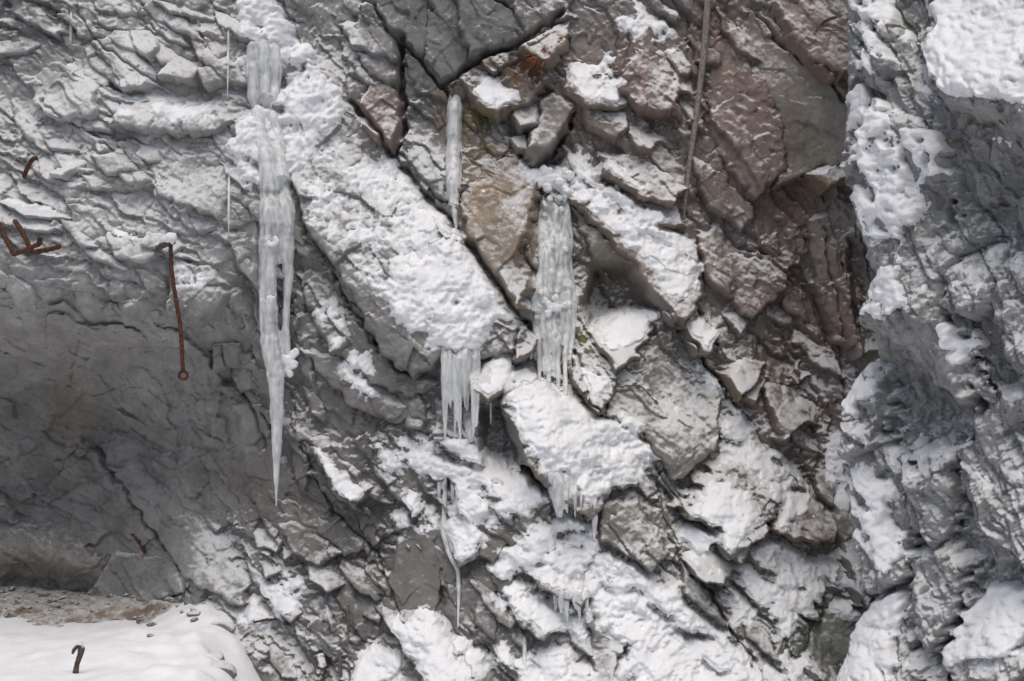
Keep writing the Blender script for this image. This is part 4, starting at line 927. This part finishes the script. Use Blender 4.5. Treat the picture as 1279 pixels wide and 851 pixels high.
rod('short_rod', [(29,224,-.12),(32,215,.02),(36,206,.08),(41,199,.12),(46,197,.13)], .022, M_RUST, 'short curved rusty rod above the two bent rods', 'steel rod', Hat(30, 222) + .05, seed=23, group=gR)
rod('short_rod', [(162,665,-.05),(168,669,.05),(175,680,.08),(181,690,.1)], .018, M_RUST, 'small rusty rod in the shaded slab near the ground', 'steel rod', Hat(162, 665) + .02, seed=24, group=gR)
rod('short_rod', [(354,773,-.1),(346,772,.03),(332,773,.1),(317,776,.16)], .024, M_RUSTSNOW, 'snow topped stub of rod sticking out beside the ground', 'steel rod', Hat(345, 772) + .03, seed=25, group=gR)
rod('ribbed_bar', [(398,818,.0),(402,832,.05),(399,850,.08),(404,870,.1)], .05, M_RUSTSNOW, 'ribbed frosted bar curling down at the bottom edge', 'steel rod', max(Hat(400, 830), Hat(402, 850)) + .0, seed=26, group=gR, n=7)
rod('short_rod', [(435,756,.0),(435,770,.02),(436,789,.0)], .017, M_DARK, 'dark stub of rod in a cleft of the dark strata', 'steel rod', max(Hat(435, v) for v in (757, 770, 788)) + .01, ribs=False, seed=27, group=gR)
rod('short_rod', [(424,812,.0),(425,835,.02),(426,868,.02)], .02, M_DARK, 'grey upright rod cut by the bottom edge', 'steel rod', max(Hat(425, v) for v in (815, 830, 850)) + .01, ribs=False, seed=28, group=gR)
# hook standing in the snow of the ground
def gpt(u, v, D):
    return np.array([(u - CU) / F_PX * D, D - D0, -(v - CV) / F_PX * D])
Dh = 13.35
hp = [gpt(93.5, 852, Dh), gpt(94, 842, Dh), gpt(96, 830, Dh), gpt(100, 818, Dh), gpt(102, 811, Dh), gpt(100.5, 805.5, Dh), gpt(96.5, 806, Dh - .02), gpt(92.5, 811, Dh - .03), gpt(90.5, 817, Dh - .03)]
tag(poly_mesh('hooked_rod', [tube_data(hp, [.026, .028, .026, .028, .034, .036, .030, .022, .010], 10, 31, .12)], M_RUSTSNOW), 'frosted hooked rod standing in the snow of the ground', 'steel rod', gR)
# pole leaning against the brown rock
pk = [(887,-30),(884,0),(880,60),(874,110),(868,160),(861,205),(858,235),(854,275)]
pp = []; hm = -9
for (u, v) in pk: pp.append((u, v, max(Hat(u + du, v, H) for du in (-4, 0, 4)) + .05))
ph = np.array([q[2] for q in pp]); fit = np.polyfit([q[1] for q in pp], ph, 1); off = max(ph - np.polyval(fit, [q[1] for q in pp]))
pts = [at(u, v, np.polyval(fit, v) + off * .6) for (u, v, h) in pp]
tag(poly_mesh('leaning_pole', [tube_data(pts, [.042, .04, .04, .038, .036, .03, .022, .012], 10, 33, .16)], M_POLE), 'thin weathered pole leaning on brown rock below the top edge', 'pole')
# rusty roots over the wedged boulder
rt = []
for k in range(22):
    q = random.Random(900 + k); u0 = q.uniform(664, 702); v0 = 48 + (702 - u0) * .6 + q.uniform(-4, 6); u1, v1 = q.uniform(644, 672), q.uniform(72, 106)
    n = 9; pts = []
    for i in range(n):
        t = i / (n - 1); u = u0 + (u1 - u0) * t + q.gauss(0, 1.6); v = v0 + (v1 - v0) * (t ** 1.4) + q.gauss(0, 1.4)
        pts.append(at(u, v, max(Hat(u, v, HBB), Hat(u, v)) + .03 + .03 * q.random()))
    rt.append(tube_data(pts, np.linspace(.02, .006, n), 6, k, .1))
tag(poly_mesh('root_tangle', rt, M_ROOT), 'red-brown tangle of roots over the wedged boulder', 'roots')

print('TRIS', sum(len(o.data.polygons) for o in bpy.data.objects if o.type == 'MESH') * 2)
